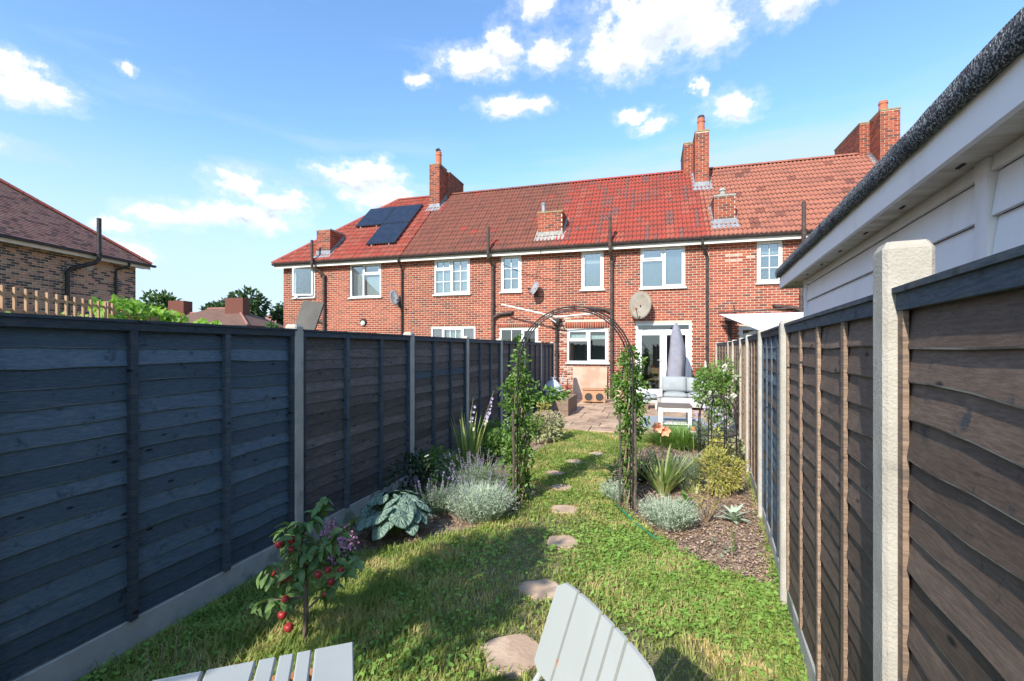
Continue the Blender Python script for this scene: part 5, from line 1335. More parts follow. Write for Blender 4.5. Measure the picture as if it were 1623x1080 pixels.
# coffee table and rug
single('outdoor_rug', MB('mat_grey').box(-.20, 1.15, 9.92, 11.6, .026, .036), 'grey rug lying under the side table', 'rug', (.4, 10.8, .03))
T = thing('side_table', 'white side table with grey-brown top on the patio', 'table', (.48, 10.4, .036))
x0, x1, y0, y1, zt = .17, .80, 10.12, 10.75, .43
part('tabletop', MB('tabletop').box(x0 - .015, x1 + .015, y0 - .015, y1 + .015, zt, zt + .022), T)
for x in (x0, x1 - .07):
    for y in (y0, y1 - .07): part('leg', MB('white').box(x, x + .07, y, y + .07, .037, zt - .002), T)
q = MB('white'); q.box(x0 + .072, x1 - .072, y0 + .008, y0 + .03, zt - .09, zt - .003); q.box(x0 + .072, x1 - .072, y1 - .03, y1 - .008, zt - .09, zt - .003); q.box(x0 + .008, x0 + .03, y0 + .072, y1 - .072, zt - .09, zt - .003); q.box(x1 - .03, x1 - .008, y0 + .072, y1 - .072, zt - .09, zt - .003); part('apron', q, T)
part('shelf', MB('white').box(x0 + .072, x1 - .072, y0 + .072, y1 - .072, .07, .09), T)
# folded parasol
T = thing('parasol', 'closed parasol in a grey cover standing before the french doors', 'parasol', (.66, 13.9, .03))
q = MB('parasol'); V = []; k = 18; prof = [(.245, .55), (.25, .62), (.235, .95), (.215, 1.3), (.19, 1.65), (.15, 1.95), (.09, 2.2), (.03, 2.33)]
for i, (r_, z) in enumerate(prof):
    for j in range(k):
        a = 6.2832 * j / k; w = 1 + .10 * math.sin(a * 5 + i * .35) + (.12 if (1.2 < z < 2.0 and math.sin(a - .3) < -.2 and math.cos(a) > .2) else 0)
        V.append((.66 + r_ * w * math.cos(a) + (.07 if 1.2 < z < 1.8 else .03 if z > .9 else 0) * (z - .5) * .6, 13.9 + r_ * w * math.sin(a), z))
q.add(V, [(i * k + j, i * k + (j + 1) % k, (i + 1) * k + (j + 1) % k, (i + 1) * k + j) for i in range(len(prof) - 1) for j in range(k)] + [tuple(range(k))[::-1], tuple((len(prof) - 1) * k + j for j in range(k))]); part('cover', q, T, smooth=True)
q = MB('alu'); q.tube([(.66, 13.9, .1), (.66, 13.9, .6)], .022, 8); part('pole', q, T)
q = MB('cement'); q.lathe((.66, 13.9, .03), [(.22, 0), (.22, .06), (.06, .09), (.04, .14)], 16); part('base', q, T)
# white pole at the right corner, chair inside the room
q = MB('white'); q.tube([(1.42, 14.2, .03), (1.56, 14.95, 1.25)], .016, 6); q.tube([(1.52, 14.2, .03), (1.58, 14.95, 1.22)], .012, 6)
single('leaning_poles', q, 'pair of thin white poles leaning in the corner by the downpipe', 'pole', (1.5, 14.5, 0))
T = thing('dining_chair', 'wooden chair seen inside through the left door pane', 'chair', (.12, 16.4, .15))
for (x, y, z0, z1) in ((-.06, 16.2, .15, .60), (.26, 16.2, .15, .60), (-.06, 16.55, .15, 1.0), (.26, 16.55, .15, 1.0)): part('leg', MB('hut').box(x, x + .045, y, y + .045, z0, z1), T)
part('seat', MB('hut').box(-.08, .33, 16.18, 16.6, .602, .635), T); part('backrest', MB('hut').box(-.012, .258, 16.56, 16.585, .8, .98), T)
# coral flowers in pot beside door left
Pf, Df = blob(60, (-.62, 14.0, .55), (.10, .10, .12), .2); Pl, Dl = blob(70, (-.62, 14.0, .38), (.14, .14, .14), .2)
T = foliage('coral_flowers', 'small coral-red flowers behind the right arch climber', 'plant', [(Pf, Df, rdir(60), .05, .05, 'redf', 'petal', .1, .1), (Pl, Dl, rdir(70, 1), .07, .05, 'jas', 'leaf', .1, .1)], (-.62, 14.0, .03))
q = MB('terracotta'); q.lathe((-.62, 14.0, .022), [(.09, 0), (.12, .2), (.13, .24), (.1, .24)], 12); part('pot', q, T)

# ------------------------------------------------------------------ rose arch
AC = Vector((-.77, 4.98, 0)); AR = R(9); ax_ = Vector((math.cos(AR), math.sin(AR), 0)); ay_ = Vector((-math.sin(AR), math.cos(AR), 0))
T = thing('garden_arch', 'black metal garden arch spanning the lawn', 'garden arch', tuple(AC))
HW, DP, SPR = .575, .24, 1.47
def hoop(s, r_, off=0):
    p = []
    for k in range(4): p.append(AC + ax_ * -(HW + off) + ay_ * s * DP + Vector((0, 0, SPR * k / 3 - .05 * (k == 0))))
    for k in range(1, 16): a = math.pi - math.pi * k / 16; p.append(AC + ax_ * (HW + off) * math.cos(a) + ay_ * s * DP + Vector((0, 0, SPR + (.575 + off) * math.sin(a))))
    for k in range(3, -1, -1): p.append(AC + ax_ * (HW + off) + ay_ * s * DP + Vector((0, 0, SPR * k / 3 - .05 * (k == 0))))
    q = MB('tube_blk'); q.tube(p, r_, 7); return q
part('hoop', hoop(-1, .0085), T, smooth=True); part('hoop', hoop(1, .0085), T, smooth=True)
part('hoop', hoop(-.55, .006, -.012), T, smooth=True); part('hoop', hoop(.55, .006, -.012), T, smooth=True)
for sgn in (-1, 1):
    for k in range(6):
        z = .25 + k * .24; c = AC + ax_ * sgn * HW + Vector((0, 0, z)); q = MB('tube_blk'); q.tube([c - ay_ * DP, c + ay_ * DP], .005, 5); part('rung', q, T)
for k in range(1, 8):
    a = math.pi - math.pi * k / 8; c = AC + ax_ * HW * math.cos(a) + Vector((0, 0, SPR + .575 * math.sin(a))); q = MB('tube_blk'); q.tube([c - ay_ * DP, c + ay_ * DP], .005, 5); part('rung', q, T)
def stake(x, y, h, label):
    q = MB('tube_rust'); q.tube([(x, y, -.05), (x + .008, y, h * .5), (x, y, h)], .012, 6); single('garden_stake', q, label, 'stake', (x, y, 0), 0, 'stakes beside the arch')
pL = AC - ax_ * HW; pR = AC + ax_ * HW
stake(pL.x + .02, pL.y - .34, 1.0, 'brown stake in front of the left climber'); stake(pR.x - .10, pR.y - .10, .95, 'brown stake left of the right climber'); stake(pR.x + .06, pR.y - .30, 1.0, 'brown stake in front of the right climber')
def climber(label, base, prof, n, side):
    st = MB('twig'); P = []; D = []
    for k in range(6):
        a = k * 1.05; pts = []
        for j in range(7): z = j * .24; pts.append(base + Vector((math.cos(a + j * .8) * .06, math.sin(a + j * .8) * .06, z)))
        st.tube(pts, [.008] * 5 + [.005, .003], 5)
    zs = np.array([p[0] for p in prof]); rs = np.array([p[1] for p in prof]); ws = np.array([p[2] for p in prof])
    z = rng.choice(np.linspace(zs[0], zs[-1], 200), n * 3, p=np.interp(np.linspace(zs[0], zs[-1], 200), zs, ws) / np.interp(np.linspace(zs[0], zs[-1], 200), zs, ws).sum()) + rng.normal(0, .015, n * 3)
    a = rng.random(n * 3) * 6.28; cl = .75 + .3 * np.sin(z * 17 + a * 2) + .2 * np.sin(z * 31 - a * 3)
    r_ = np.interp(z, zs, rs) * .86 * np.sqrt(rng.random(n * 3)) * cl
    P = np.stack([base.x + np.cos(a) * r_, base.y + np.sin(a) * r_ * 1.1, z], 1)
    keep = np.sin(z * 23 + np.cos(a) * 3) + np.sin(a * 3 + z * 9) + rng.normal(0, .8, n * 3) > -.25; P, a = P[keep][:n], a[keep][:n]; m = len(P)
    D = np.stack([np.cos(a), np.sin(a), rng.normal(-.35, .5, m)], 1) * [.7, .7, 1] + rng.normal(0, .6, (m, 3))
    return foliage('climbing_plant', label, 'climber', [(P, unit(D), unit(rdir(m, .9)), .030 + .030 * rng.random(m), .019 + .008 * rng.random(m), 'jas', 'leaf_mass', .22, .18)], tuple(base), st, 'climbers on the arch')
climber('bushy bright green climber on the left arch leg', pL, [(.02, .12, .7), (.25, .20, 1), (.5, .22, 1), (.75, .24, 1.2), (1.0, .27, 1.6), (1.25, .22, 1.2), (1.45, .13, .6), (1.62, .05, .2), (1.78, .02, .06)], 3000, -1)
climber('glossy green climber on the right arch leg', pR, [(.02, .04, .06), (.2, .08, .16), (.4, .13, .34), (.6, .12, .26), (.8, .19, .9), (1.0, .24, 1.4), (1.25, .24, 1.5), (1.45, .20, 1.2), (1.56, .12, .5), (1.66, .04, .1)], 2300, 1)
Pq, Dq = blob(150, (pL.x + .30, pL.y + .05, 1.14), (.20, .10, .07), .2)
foliage('climber_shoot', 'arching side shoot of the left climber pointing at the bag', 'climber', [(Pq, unit(Dq + [.6, 0, -.3]), rdir(150, .9), .06, .026, 'jas', 'leaf', .2, .18)], (pL.x + .2, pL.y, 1.1))

# ------------------------------------------------------------------ border plants, left
# apple tree
AB = Vector((-1.82, 2.17, 0)); T = thing('apple_tree', 'young apple tree carrying red apples beside the pale table', 'apple tree', tuple(AB))
q = MB('bark'); top = AB + Vector((-.03, .02, .50))
q.tube([AB - Vector((0, 0, .04)), AB + Vector((.012, 0, .16)), AB + Vector((0, .01, .32)), top, AB + Vector((-.06, .05, .62))], [.016, .014, .012, .010, .004], 7); part('trunk', q, T, smooth=True)
BR = [((.01, 0, .22), (.14, .05, .40), (.24, .10, .55)), ((0, .01, .36), (-.10, -.03, .44), (-.20, -.05, .45)), ((-.02, .02, .46), (.06, .08, .60), (.14, .12, .70)), ((-.03, .02, .48), (-.12, .04, .60), (-.17, .05, .70)), ((-.05, .04, .68), (0, .10, .80), (.02, .14, .90)), ((0, .01, .30), (-.12, -.05, .30), (-.25, -.08, .25))]
BR = [tuple((p[0] * 1.1, p[1], p[2] * .84) for p in b) for b in BR]
lv = []
for b in BR:
    q = MB('bark'); pts = [AB + Vector(p) for p in b]; q.tube(pts, [.007, .005, .003], 6); part('branch', q, T)
    for k in range(10): t = .25 + .75 * k / 9; p = pts[0].lerp(pts[1], t * 2) if t < .5 else pts[1].lerp(pts[2], t * 2 - 1); lv.append(p)
for k in range(24): lv.append(AB + Vector((random.gauss(-.03, .04), random.gauss(.02, .05), .36 + .0135 * k)))
def leaf_obj(mb_mat, L, Wd, seg=5, fold=.2, droop=.2, rib=None):
    mb = MB(mb_mat); V = []
    for i in range(seg + 1):
        t = i / seg; w = Wd / 2 * (math.sin(math.pi * min(1, t * .92 + .04)) ** .75) * (1.05 - .25 * t); z = -droop * L * t * t
        V += [(L * t, -w, z + w * fold * 2), (L * t, 0, z), (L * t, w, z + w * fold * 2)]
    F = []
    for i in range(seg): a = 3 * i; F += [(a, a + 3, a + 4, a + 1), (a + 1, a + 4, a + 5, a + 2)]
    mb.add(V, F); return mb.mesh('leaf', smooth=True)
AL = [leaf_obj('apple_leaf', l, w, 4, f, d_) for l, w, f, d_ in ((.070, .042, .25, .5), (.062, .038, .1, .7), (.078, .044, .3, .35), (.052, .032, .2, .8))]
inv = INV[T]
for i, p in enumerate(lv * 1):
    for r_ in range(3):
        o = link(bpy.data.objects.new('leaf', random.choice(AL)), T); o.location = inv @ (Vector(p) + Vector([random.uniform(-.015, .015) for _ in range(3)]))
        o.rotation_euler = (random.uniform(-.6, .6), random.uniform(-.5, .7), random.uniform(0, 6.28))
am = MB('apple'); am.lathe((0, 0, 0), [(.006, -.024), (.016, -.028), (.026, -.016), (.030, .0), (.027, .014), (.017, .024), (.006, .020)], 12); am.tube([(0, 0, .018), (.003, 0, .04)], .0015, 4, 'bark'); ame = am.mesh('apple', smooth=True)
for dx, dy, dz, s in ((-.13, -.04, .60, 1.1), (-.06, -.03, .63, 1.05), (-.05, -.04, .575, .95), (-.035, -.05, .42, 1.1), (-.12, -.05, .375, 1), (-.09, -.03, .40, .8), (-.07, -.06, .29, 1), (-.10, -.05, .19, 1.15), (-.05, -.06, .13, 1.2), (.09, .0, .43, 1), (.13, .03, .45, .85), (.15, .03, .38, .9), (.19, .06, .44, .8), (.12, .02, .31, .8), (-.17, -.04, .42, .7)):
    o = link(bpy.data.objects.new('apple', ame), T); o.location = (dx, dy, dz * .92); o.scale = (s * .70,) * 3; o.rotation_euler = (random.uniform(-.3, .3), random.uniform(-.3, .3), random.uniform(0, 6))
# big heart-leaved plant
BC = Vector((-2.12, 3.66, 0)); T = thing('heart_leaf_plant', 'plant with large silvery veined heart leaves by the left fence', 'plant', tuple(BC))
def heart_mesh(s):
    """pointed heart leaf: cupped rim, dark recessed veins, silvery panels between them"""
    mb = MB('brun', 'brun_edge'); ang = [-2.75, -2.2, -1.65, -1.1, -.55, 0, .55, 1.1, 1.65, 2.2, 2.75]
    def pt(a, k, z=0):
        rr = s * (.47 + .13 * math.exp(-(a / .32) ** 2) + .03 * math.cos(2 * a) - .25 * math.exp(-((abs(a) - 3.14) / .35) ** 2))
        x, y = rr * k * math.cos(a), rr * k * math.sin(a)
        return (x, y, z - .30 * k * k * s * max(0, math.cos(a)) ** 2 * .6 - .10 * s * k * k * abs(math.sin(a)) + .006 * s * math.sin(9 * a) * k)
    for i in range(10):
        a0, a1 = ang[i], ang[i + 1]; am = (a0 + a1) / 2; g_ = .032
        V = [(0, 0, -.004 * s)]
        V += [pt(a0 + g_, .94, .0), pt(am, .94, .02 * s), pt(a1 - g_, .94, .0), pt(am, .45, .022 * s)]
        mb.add(V, [(0, 1, 4), (1, 2, 4), (2, 3, 4), (3, 0, 4)], 'brun')
        mb.add([(0, 0, -.006 * s), pt(a0 - .01, .94, -.006 * s), pt(a0 + g_, .94, 0)], [(0, 1, 2)], 'brun_edge')
        mb.add([(0, 0, -.006 * s), pt(a1 - g_, .94, 0), pt(a1 + .01, .94, -.006 * s)], [(0, 1, 2)], 'brun_edge')
        mb.add([pt(a0 - .01, .94), pt(a0, 1.0), pt(am, 1.0), pt(a1, 1.0), pt(a1 + .01, .94), pt(am, .94, .02 * s)], [(0, 1, 2, 5), (5, 2, 3, 4)], 'brun_edge')
    return mb.mesh('leaf', smooth=False)
HM = [heart_mesh(s) for s in (.115, .14, .165)]
st = MB('stem')
for i in range(64):
    a = i * 2.4; rr = .05 + .28 * math.sqrt(i / 64); h = .36 - .9 * (rr - .05) ** 1.3 + random.uniform(-.03, .05)
    p = Vector((math.cos(a) * rr * .85, math.sin(a) * rr, max(h, .07)))
    o = link(bpy.data.objects.new('leaf', random.choice(HM)), T); o.location = p; tl = .35 + rr * 2.0
    o.rotation_euler = (random.uniform(-.45, .45), tl * random.uniform(.35, 1.0) * .8, a + random.uniform(-.7, .7))
    st.tube([BC + Vector((math.cos(a) * .02, math.sin(a) * .02, 0)), BC + p * .6 + Vector((0, 0, .05)), BC + p - Vector((0, 0, .006))], .004, 4)
part('stalks', st, T)
# small offset leaf cluster
T = thing('seedling_leaves', 'small pale heart leaves on thin stalks above the pink flowers', 'plant', (-2.42, 3.10, 0)); st = MB('stem')
for i, (x, y, z) in enumerate(((0, 0, .26), (.07, .03, .28), (-.05, .05, .24))):
    o = link(bpy.data.objects.new('leaf', HM[0]), T); o.location = (x, y, z); o.scale = (.62,) * 3; o.rotation_euler = (.2, .5, i * 2.0); st.tube([(-2.42, 3.10, 0), (-2.42 + x, 3.10 + y, z)], .003, 4)
part('stalks', st, T)
# pink diascia
Pq, Dq = clumpy(360, (-2.26, 2.98, .20), (.20, .15, .18), 9, .4); Pl, Dl = blob(200, (-2.30, 3.02, .12), (.20, .16, .12), .2)
foliage('pink_flowers', 'low clump of small pink flowers beside the apple tree', 'plant', [(Pq, unit(Dq + [.2, -.4, .2]), rdir(len(Pq), .4), .020, .018, 'pinkf', 'petal', .1, .1), (Pl, Dl, rdir(200, .8), .03, .016, 'darkleaf', 'leaf', .1, .1)], (-2.30, 3.0, 0))
# dark glossy shrub
Pq, Dq = clumpy(420, (-2.36, 4.35, .34), (.30, .26, .26), 10, .42); st = MB('bark')
for k in range(6): a = k * 1.05; st.tube([(-2.36, 4.35, 0), (-2.36 + .2 * math.cos(a), 4.35 + .18 * math.sin(a), .42)], [.01, .004], 5)
foliage('dark_shrub', 'dark glossy evergreen shrub against the left fence', 'shrub', [(Pq, unit(Dq + rdir(len(Pq)) * .5), rdir(len(Pq), .9), .055, .032, 'darkleaf', 'leaf_mass', .2, .12)], (-2.36, 4.35, 0), st)
for (nm, lb, c_, rr_, mt_, nn_) in (('fern_clump', 'feathery green plants at the fence foot before the gladiolus', (-2.42, 5.15, .22), (.24, .30, .22), 'rose', 520), ('ivy_plant', 'leafy green plants low on the left fence beyond the gladiolus', (-2.42, 7.05, .26), (.22, .60, .26), 'jas', 800)):
    Pq, Dq = clumpy(nn_, c_, rr_, 10, .42)
    foliage(nm, lb, 'plant', [(Pq, unit(Dq + rdir(len(Pq)) * .6), rdir(len(Pq), .9), .065, .034, mt_, 'leaf_mass', .18, .14)], (c_[0], c_[1], 0))
n_ = 900; ty = rng.uniform(1.2, 9.0, n_); B_ = np.stack([-2.68 + .10 * rng.random(n_), ty, np.full(n_, -.01)], 1)
V_, F_ = blades_np(B_, np.stack([rng.random(n_) * .9, rng.normal(0, .5, n_), np.ones(n_)], 1), .06 + .12 * rng.random(n_) ** 2, .006, .25, 3); struct('border_grass', np_mesh('border_grass', V_, F_, ['blade']), 'stuff')
# lavender: fine upright shoots + flower spikes
def shoots(name, label, c, r_, h, n, mt, spikes=0, sm='lilac2', spread=.7, tilt=(0, 0), cat='shrub', w=.006, pn='shoot_mass', bend=.1):
    T = thing(name, label, cat, (c[0], c[1], 0))
    a = rng.random(n) * 6.28; q_ = np.sqrt(rng.random(n)); B = np.stack([c[0] + np.cos(a) * q_ * r_ * .55, c[1] + np.sin(a) * q_ * r_ * .5, np.full(n, .0) + h * .25 * rng.random(n)], 1)
    D = np.stack([np.cos(a) * q_ * spread + tilt[0], np.sin(a) * q_ * spread + tilt[1], np.ones(n)], 1) + rng.normal(0, .18, (n, 3))
    V, F = blades_np(B, D, h * (.55 + .5 * rng.random(n)), w, bend, 3, .3); npart(pn, V, F, [mt], T, kind='stuff')
    # leaflets along the shoots
    m = n * 3; i = rng.integers(0, n, m); t = .35 + .6 * rng.random(m); P = B[i] + unit(D[i]) * (h * .75 * t)[:, None]
    V, F = leaves_np(P, unit(D[i] * .6 + rdir(m)), rdir(m, .6), .022 + .014 * rng.random(m), .006, .1, .1); npart('leaflet_mass', V, F, [mt], T, kind='stuff')
    if spikes:
        a = rng.random(spikes) * 6.28; q_ = np.sqrt(rng.random(spikes)); B = np.stack([c[0] + np.cos(a) * q_ * r_ * .7, c[1] + np.sin(a) * q_ * r_ * .6, np.full(spikes, h * .35)], 1)
        D = unit(np.stack([np.cos(a) * q_ * .8 + tilt[0], np.sin(a) * q_ * .8 + tilt[1], np.ones(spikes)], 1) + rng.normal(0, .2, (spikes, 3))); L = h * (.75 + .5 * rng.random(spikes))
        V, F = blades_np(B, D, L, .0035, .05, 2, .8); npart('flower_stalk', V, F, [mt], T)
        k = 16; e = B + D * L[:, None]; P = np.repeat(e, k, 0) - np.repeat(D, k, 0) * (rng.random(spikes * k) * .065)[:, None] + rng.normal(0, .003, (spikes * k, 3))
        V, F = leaves_np(P, unit(rdir(spikes * k) + .6 * np.repeat(D, k, 0)), rdir(spikes * k), .012, .008, .1, .1); npart('flower_spike', V, F, [sm], T, kind='stuff')
    return T
shoots('santolina_bush', 'sunlit silvery lavender bush beside the arch foot', (-1.58, 4.28), .42, .28, 1500, 'silver', 24, 'lilac2', .75)
shoots('lavender_bush', 'dusky lavender with mauve spikes behind the silvery bush', (-1.85, 4.95), .40, .32, 600, 'lav', 90, 'lilac2', .8)
shoots('lavender_bush', 'lavender with bluish flowers between the heart leaves and silvery bush', (-2.02, 4.25), .24, .28, 320, 'lav', 34, 'lilac', .8)
# gladiolus
def blade_clump(name, label, c, n, h, w, mt, spread, cat='plant', bend=.08, r0=.06, seg=5, big=False, hmin=.55, tilt=(0, 0)):
    T = thing(name, label, cat, (c[0], c[1], 0))
    a = rng.random(n) * 6.28; B = np.stack([c[0] + np.cos(a) * r0 * rng.random(n), c[1] + np.sin(a) * r0 * rng.random(n), np.full(n, -.02)], 1)
    D = np.stack([np.cos(a) * spread * rng.random(n) + tilt[0], np.sin(a) * spread * rng.random(n) + tilt[1], np.ones(n)], 1); L = h * (hmin + (1 - hmin) * rng.random(n)); bd = bend * (.4 + 1.2 * rng.random(n))
    if big:
        for i in range(n):
            V, F = blades_np(B[i:i + 1], D[i:i + 1], L[i], w * rng.uniform(.8, 1.2), bd[i], seg, .1); npart('leaf', V, F, [mt if rng.random() < .75 else ('blade_y' if mt == 'blade' else 'blade')], T)
    else:
        V, F = blades_np(B, D, L, w, bd, seg, .1); npart('leaf_mass', V, F, [mt], T, kind='stuff')
    return T
G = blade_clump('gladiolus', 'tall gladiolus clump with mauve flower spikes by the left fence', (-2.26, 5.72), 46, .95, .040, 'blade_y', .34, bend=.05, big=True)
for (b, e, nf) in (((-2.30, 5.75, 0), (-2.22, 5.80, .98), 5), ((-2.24, 5.75, 0), (-1.93, 5.78, 1.08), 8)):
    b, e = Vector(b), Vector(e); q = MB('stem'); q.tube([b, b.lerp(e, .5) + Vector((-.02, 0, .03)), e], [.007, .006, .003], 5); part('flower_stalk', q, G)
    for k in range(nf):
        t = .60 + .36 * k / nf; p = np.array(b.lerp(e, t)) + rng.normal(0, .012, 3); s = .042 * (1.2 - t * .6) * rng.uniform(.75, 1.2)
        m = 6; a = np.arange(m) * 1.047; D = np.stack([np.cos(a) * .8 + .25, np.full(m, -.35) + .2 * np.sin(a), np.sin(a) * .8], 1)
        V, F = leaves_np(np.tile(p + [.012, -.012, 0], (m, 1)), unit(D), unit(np.tile([.3, -1, .2], (m, 1)) + rdir(m) * .8), s, s * .55, .15, -.2); npart('flower', V, F, ['orchid' if k > 1 else 'whitef'], G)
blade_clump('strap_leaf_plant', 'arching strap leaves in front of the gladiolus', (-1.98, 5.45), 16, .55, .016, 'blade', .8, bend=.35, big=True)
Pq, Dq = clumpy(700, (-2.15, 6.35, .26), (.30, .40, .26), 10, .42)
foliage('leafy_border_shrub', 'shaded green leafy plants between gladiolus and arch', 'shrub', [(Pq, unit(Dq + rdir(len(Pq)) * .5), rdir(len(Pq), .9), .07, .045, 'rose', 'leaf_mass', .15, .12)], (-2.0, 6.35, 0))
Pq, Dq = clumpy(900, (-1.78, 8.15, .24), (.42, .62, .28), 12, .4); Pc, Dc = clumpy(420, (-1.74, 8.05, .42), (.38, .55, .12), 14, .26)
foliage('cream_shrub', 'rounded shrub with cream flower heads beside the planter', 'shrub', [(Pq, unit(Dq + rdir(len(Pq)) * .5), rdir(len(Pq), .9), .06, .035, 'vari', 'leaf_mass', .15, .12), (Pc, unit(Dc + [0, 0, .4]), rdir(len(Pc), .5), .025, .022, 'creamf', 'flower_head', .1, .1)], (-2.05, 8.1, 0))
Pq, Dq = clumpy(160, (-2.1, 9.2, .4), (.2, .3, .3), 5, .5)
foliage('bronze_shrub', 'reddish leaved low shrub in front of the planter', 'shrub', [(Pq, unit(Dq + rdir(len(Pq)) * .5), rdir(len(Pq), .9), .06, .035, 'yel', 'leaf', .15, .12)], (-2.1, 9.2, 0))
# white dry stalks by the table
T = thing('dry_stalks', 'few pale dry stalks behind the table edge', 'plant', (-2.3, 1.95, 0))
for k in range(5):
    x, y = -2.42 + k * .055, 1.78 + .02 * k; q = MB('twig'); q.tube([(x, y, 0), (x + .03 * (k - 2) * .6, y + .01, .10 + .03 * (k % 3))], .003, 4); part('stalk', q, T)

# ------------------------------------------------------------------ bed plants, right
shoots('silver_dome_bush', 'domed silver-grey bush at the front of the right bed', (.16, 4.50), .25, .27, 700, 'silver', 0, spread=.95, w=.005)
shoots('silver_tuft', 'silver tuft at the foot of the right arch climber', (-.34, 5.15), .17, .22, 260, 'silver', 0, spread=.9)
Lc = blade_clump('daylily', 'daylily clump with one coral flower in the right bed', (.14, 5.50), 64, .78, .036, 'blade_y', .85, bend=.18, big=True)
q = MB('stem'); q.tube([(.14, 5.52, 0), (.12, 5.60, .45), (.11, 5.62, .70)], [.006, .005, .004], 5); part('flower_stalk', q, Lc)
for (x, y, z, s) in ((.08, 5.56, .74, .085), (.16, 5.58, .70, .08)):
    m = 6; a = np.arange(m) * 1.047; D = np.stack([np.cos(a), np.full(m, -.5), np.sin(a)], 1)
    V, F = leaves_np(np.tile([x, y, z], (m, 1)), unit(D), np.tile([0, -1, .2], (m, 1)), s, s * .7, .12, -.15); npart('flower', V, F, ['orangef'], Lc)
blade_clump('dark_grass', 'dark bronze grass tuft behind the daylily', (-.12, 5.95), 220, .60, .010, 'darkleaf', .9, bend=.25)
shoots('grey_leaf_plant', 'grey-leaved plant right of the daylily blades', (.40, 5.75), .24, .42, 420, 'lav', 0, spread=.6)
T = blade_clump('coneflower', 'single orange coneflower on a tall stalk', (.47, 5.60), 10, .32, .018, 'blade', .8, bend=.25, big=True)
q = MB('stem'); q.tube([(.47, 5.6, 0), (.46, 5.62, .72)], .005, 5); part('flower_stalk', q, T)
q = MB('rust'); q.lathe((.46, 5.62, .72), [(.024, 0), (.022, .015), (.012, .03), (.003, .034)], 10); part('flower_cone', q, T)
m = 12; a = np.arange(m) * .5236; V, F = leaves_np(np.tile([.46, 5.62, .722], (m, 1)), unit(np.stack([np.cos(a), np.sin(a), np.full(m, -.6)], 1)), np.tile([0, 0, 1.], (m, 1)), .05, .02, .05, .2); npart('petals', V, F, ['creamf'], T)
blade_clump('ornamental_grass', 'dense green ornamental grass mound beside the rug', (.50, 8.35), 2600, .56, .009, 'grassclump', 1.0, bend=.42, r0=.42)
blade_clump('sword_leaf_plant', 'upright sword leaves in front of the obelisk', (.74, 6.35), 14, .60, .022, 'blade', .30, bend=.05, big=True)
Pq, Dq = clumpy(1700, (.72, 5.62, .27), (.32, .30, .27), 14, .40); st = MB('twig')
for k in range(7): a = k * .9; st.tube([(.68, 5.62, 0), (.68 + .15 * math.cos(a), 5.62 + .15 * math.sin(a), .32)], [.006, .003], 4)
foliage('yellow_shrub', 'yellow-green shrub with rusty tips beside the obelisk', 'shrub', [(Pq, unit(Dq + rdir(len(Pq)) * .5 + [0, 0, .3]), rdir(len(Pq), .7), .038, .014, 'yel', 'leaf_mass', .15, .1)], (.68, 5.62, 0), st)
# twiggy plant
T = thing('twiggy_shrub', 'sparse twiggy shrub with bare pale stems in the right bed', 'shrub', (.50, 4.72, 0)); Pq = []
for k in range(11):
    a = k * .57 + .2; q = MB('twig'); b = Vector((.50, 4.72, 0)); m1 = b + Vector((math.cos(a) * .07, math.sin(a) * .06, .14)); e = b + Vector((math.cos(a) * .15, math.sin(a) * .13, .30 + .05 * (k % 3))); q.tube([b, m1, e], [.006, .004, .002], 5); part('stem', q, T)
    for j in range(12): Pq.append(m1.lerp(e, j / 11))
Pq = np.array(Pq) + rng.normal(0, .012, (len(Pq), 3)); V, F = leaves_np(Pq, rdir(len(Pq), .4), rdir(len(Pq), .6), .028, .010, .1, .1); npart('leaf_mass', V, F, ['yel'], T, kind='stuff')
# lamb's ear rosette
T = thing('lambs_ear', 'pale felty rosette plant beside the right fence', 'plant', (.74, 4.78, 0)); FL = [leaf_obj('silver', l, w, 5, .15, .25) for l, w in ((.15, .045), (.12, .04), (.17, .045))]
for k in range(20):
    o = link(bpy.data.objects.new('leaf', random.choice(FL)), T); o.location = (0, 0, .02 + .002 * k); o.rotation_euler = (0, -R(14 + 2.6 * k), k * 2.4)
T = thing('broad_leaf_seedling', 'small dark broad-leaved plant beside the twiggy shrub', 'plant', (.34, 5.02, 0)); FL = [leaf_obj('jas', .13, .06, 5, .2, .3)]
for k in range(8):
    o = link(bpy.data.objects.new('leaf', FL[0]), T); o.location = (0, 0, .03 + .01 * k); o.rotation_euler = (0, -R(20 + 6 * k), k * 2.4)
# small upright weed near the bed's tip
T = thing('pink_weed', 'thin upright weed with pinkish tips near the fence post', 'plant', (.60, 3.92, 0)); q = MB('twig'); q.tube([(.60, 3.92, 0), (.59, 3.93, .26)], .004, 4); part('stem', q, T)
Pq = np.array([(.60, 3.92, .02 + .01 * i) for i in range(24)]) + rng.normal(0, .012, (24, 3)); V, F = leaves_np(Pq, rdir(24), rdir(24, .5), .03, .010); npart('leaf_mass', V, F, ['jas'], T, kind='stuff')
Pq, Dq = blob(40, (.50, 4.05, .05), (.10, .12, .04), .2); foliage('pale_seedlings', 'tiny pale green seedlings on the bark mulch', 'plant', [(Pq, Dq, rdir(40, 1), .03, .012, 'lav', 'leaf', .1, .1)], (.50, 4.05, 0))
# hose
q = MB('hose'); q.tube([(-.36, 4.98, .02), (-.24, 4.72, .03), (-.14, 4.50, .02), (0, 4.24, .025), (.12, 4.10, .015)], .009, 6); single('hose_pipe', q, 'short green hose along the right bed edge', 'hose', (-.2, 4.6, 0), smooth=True)
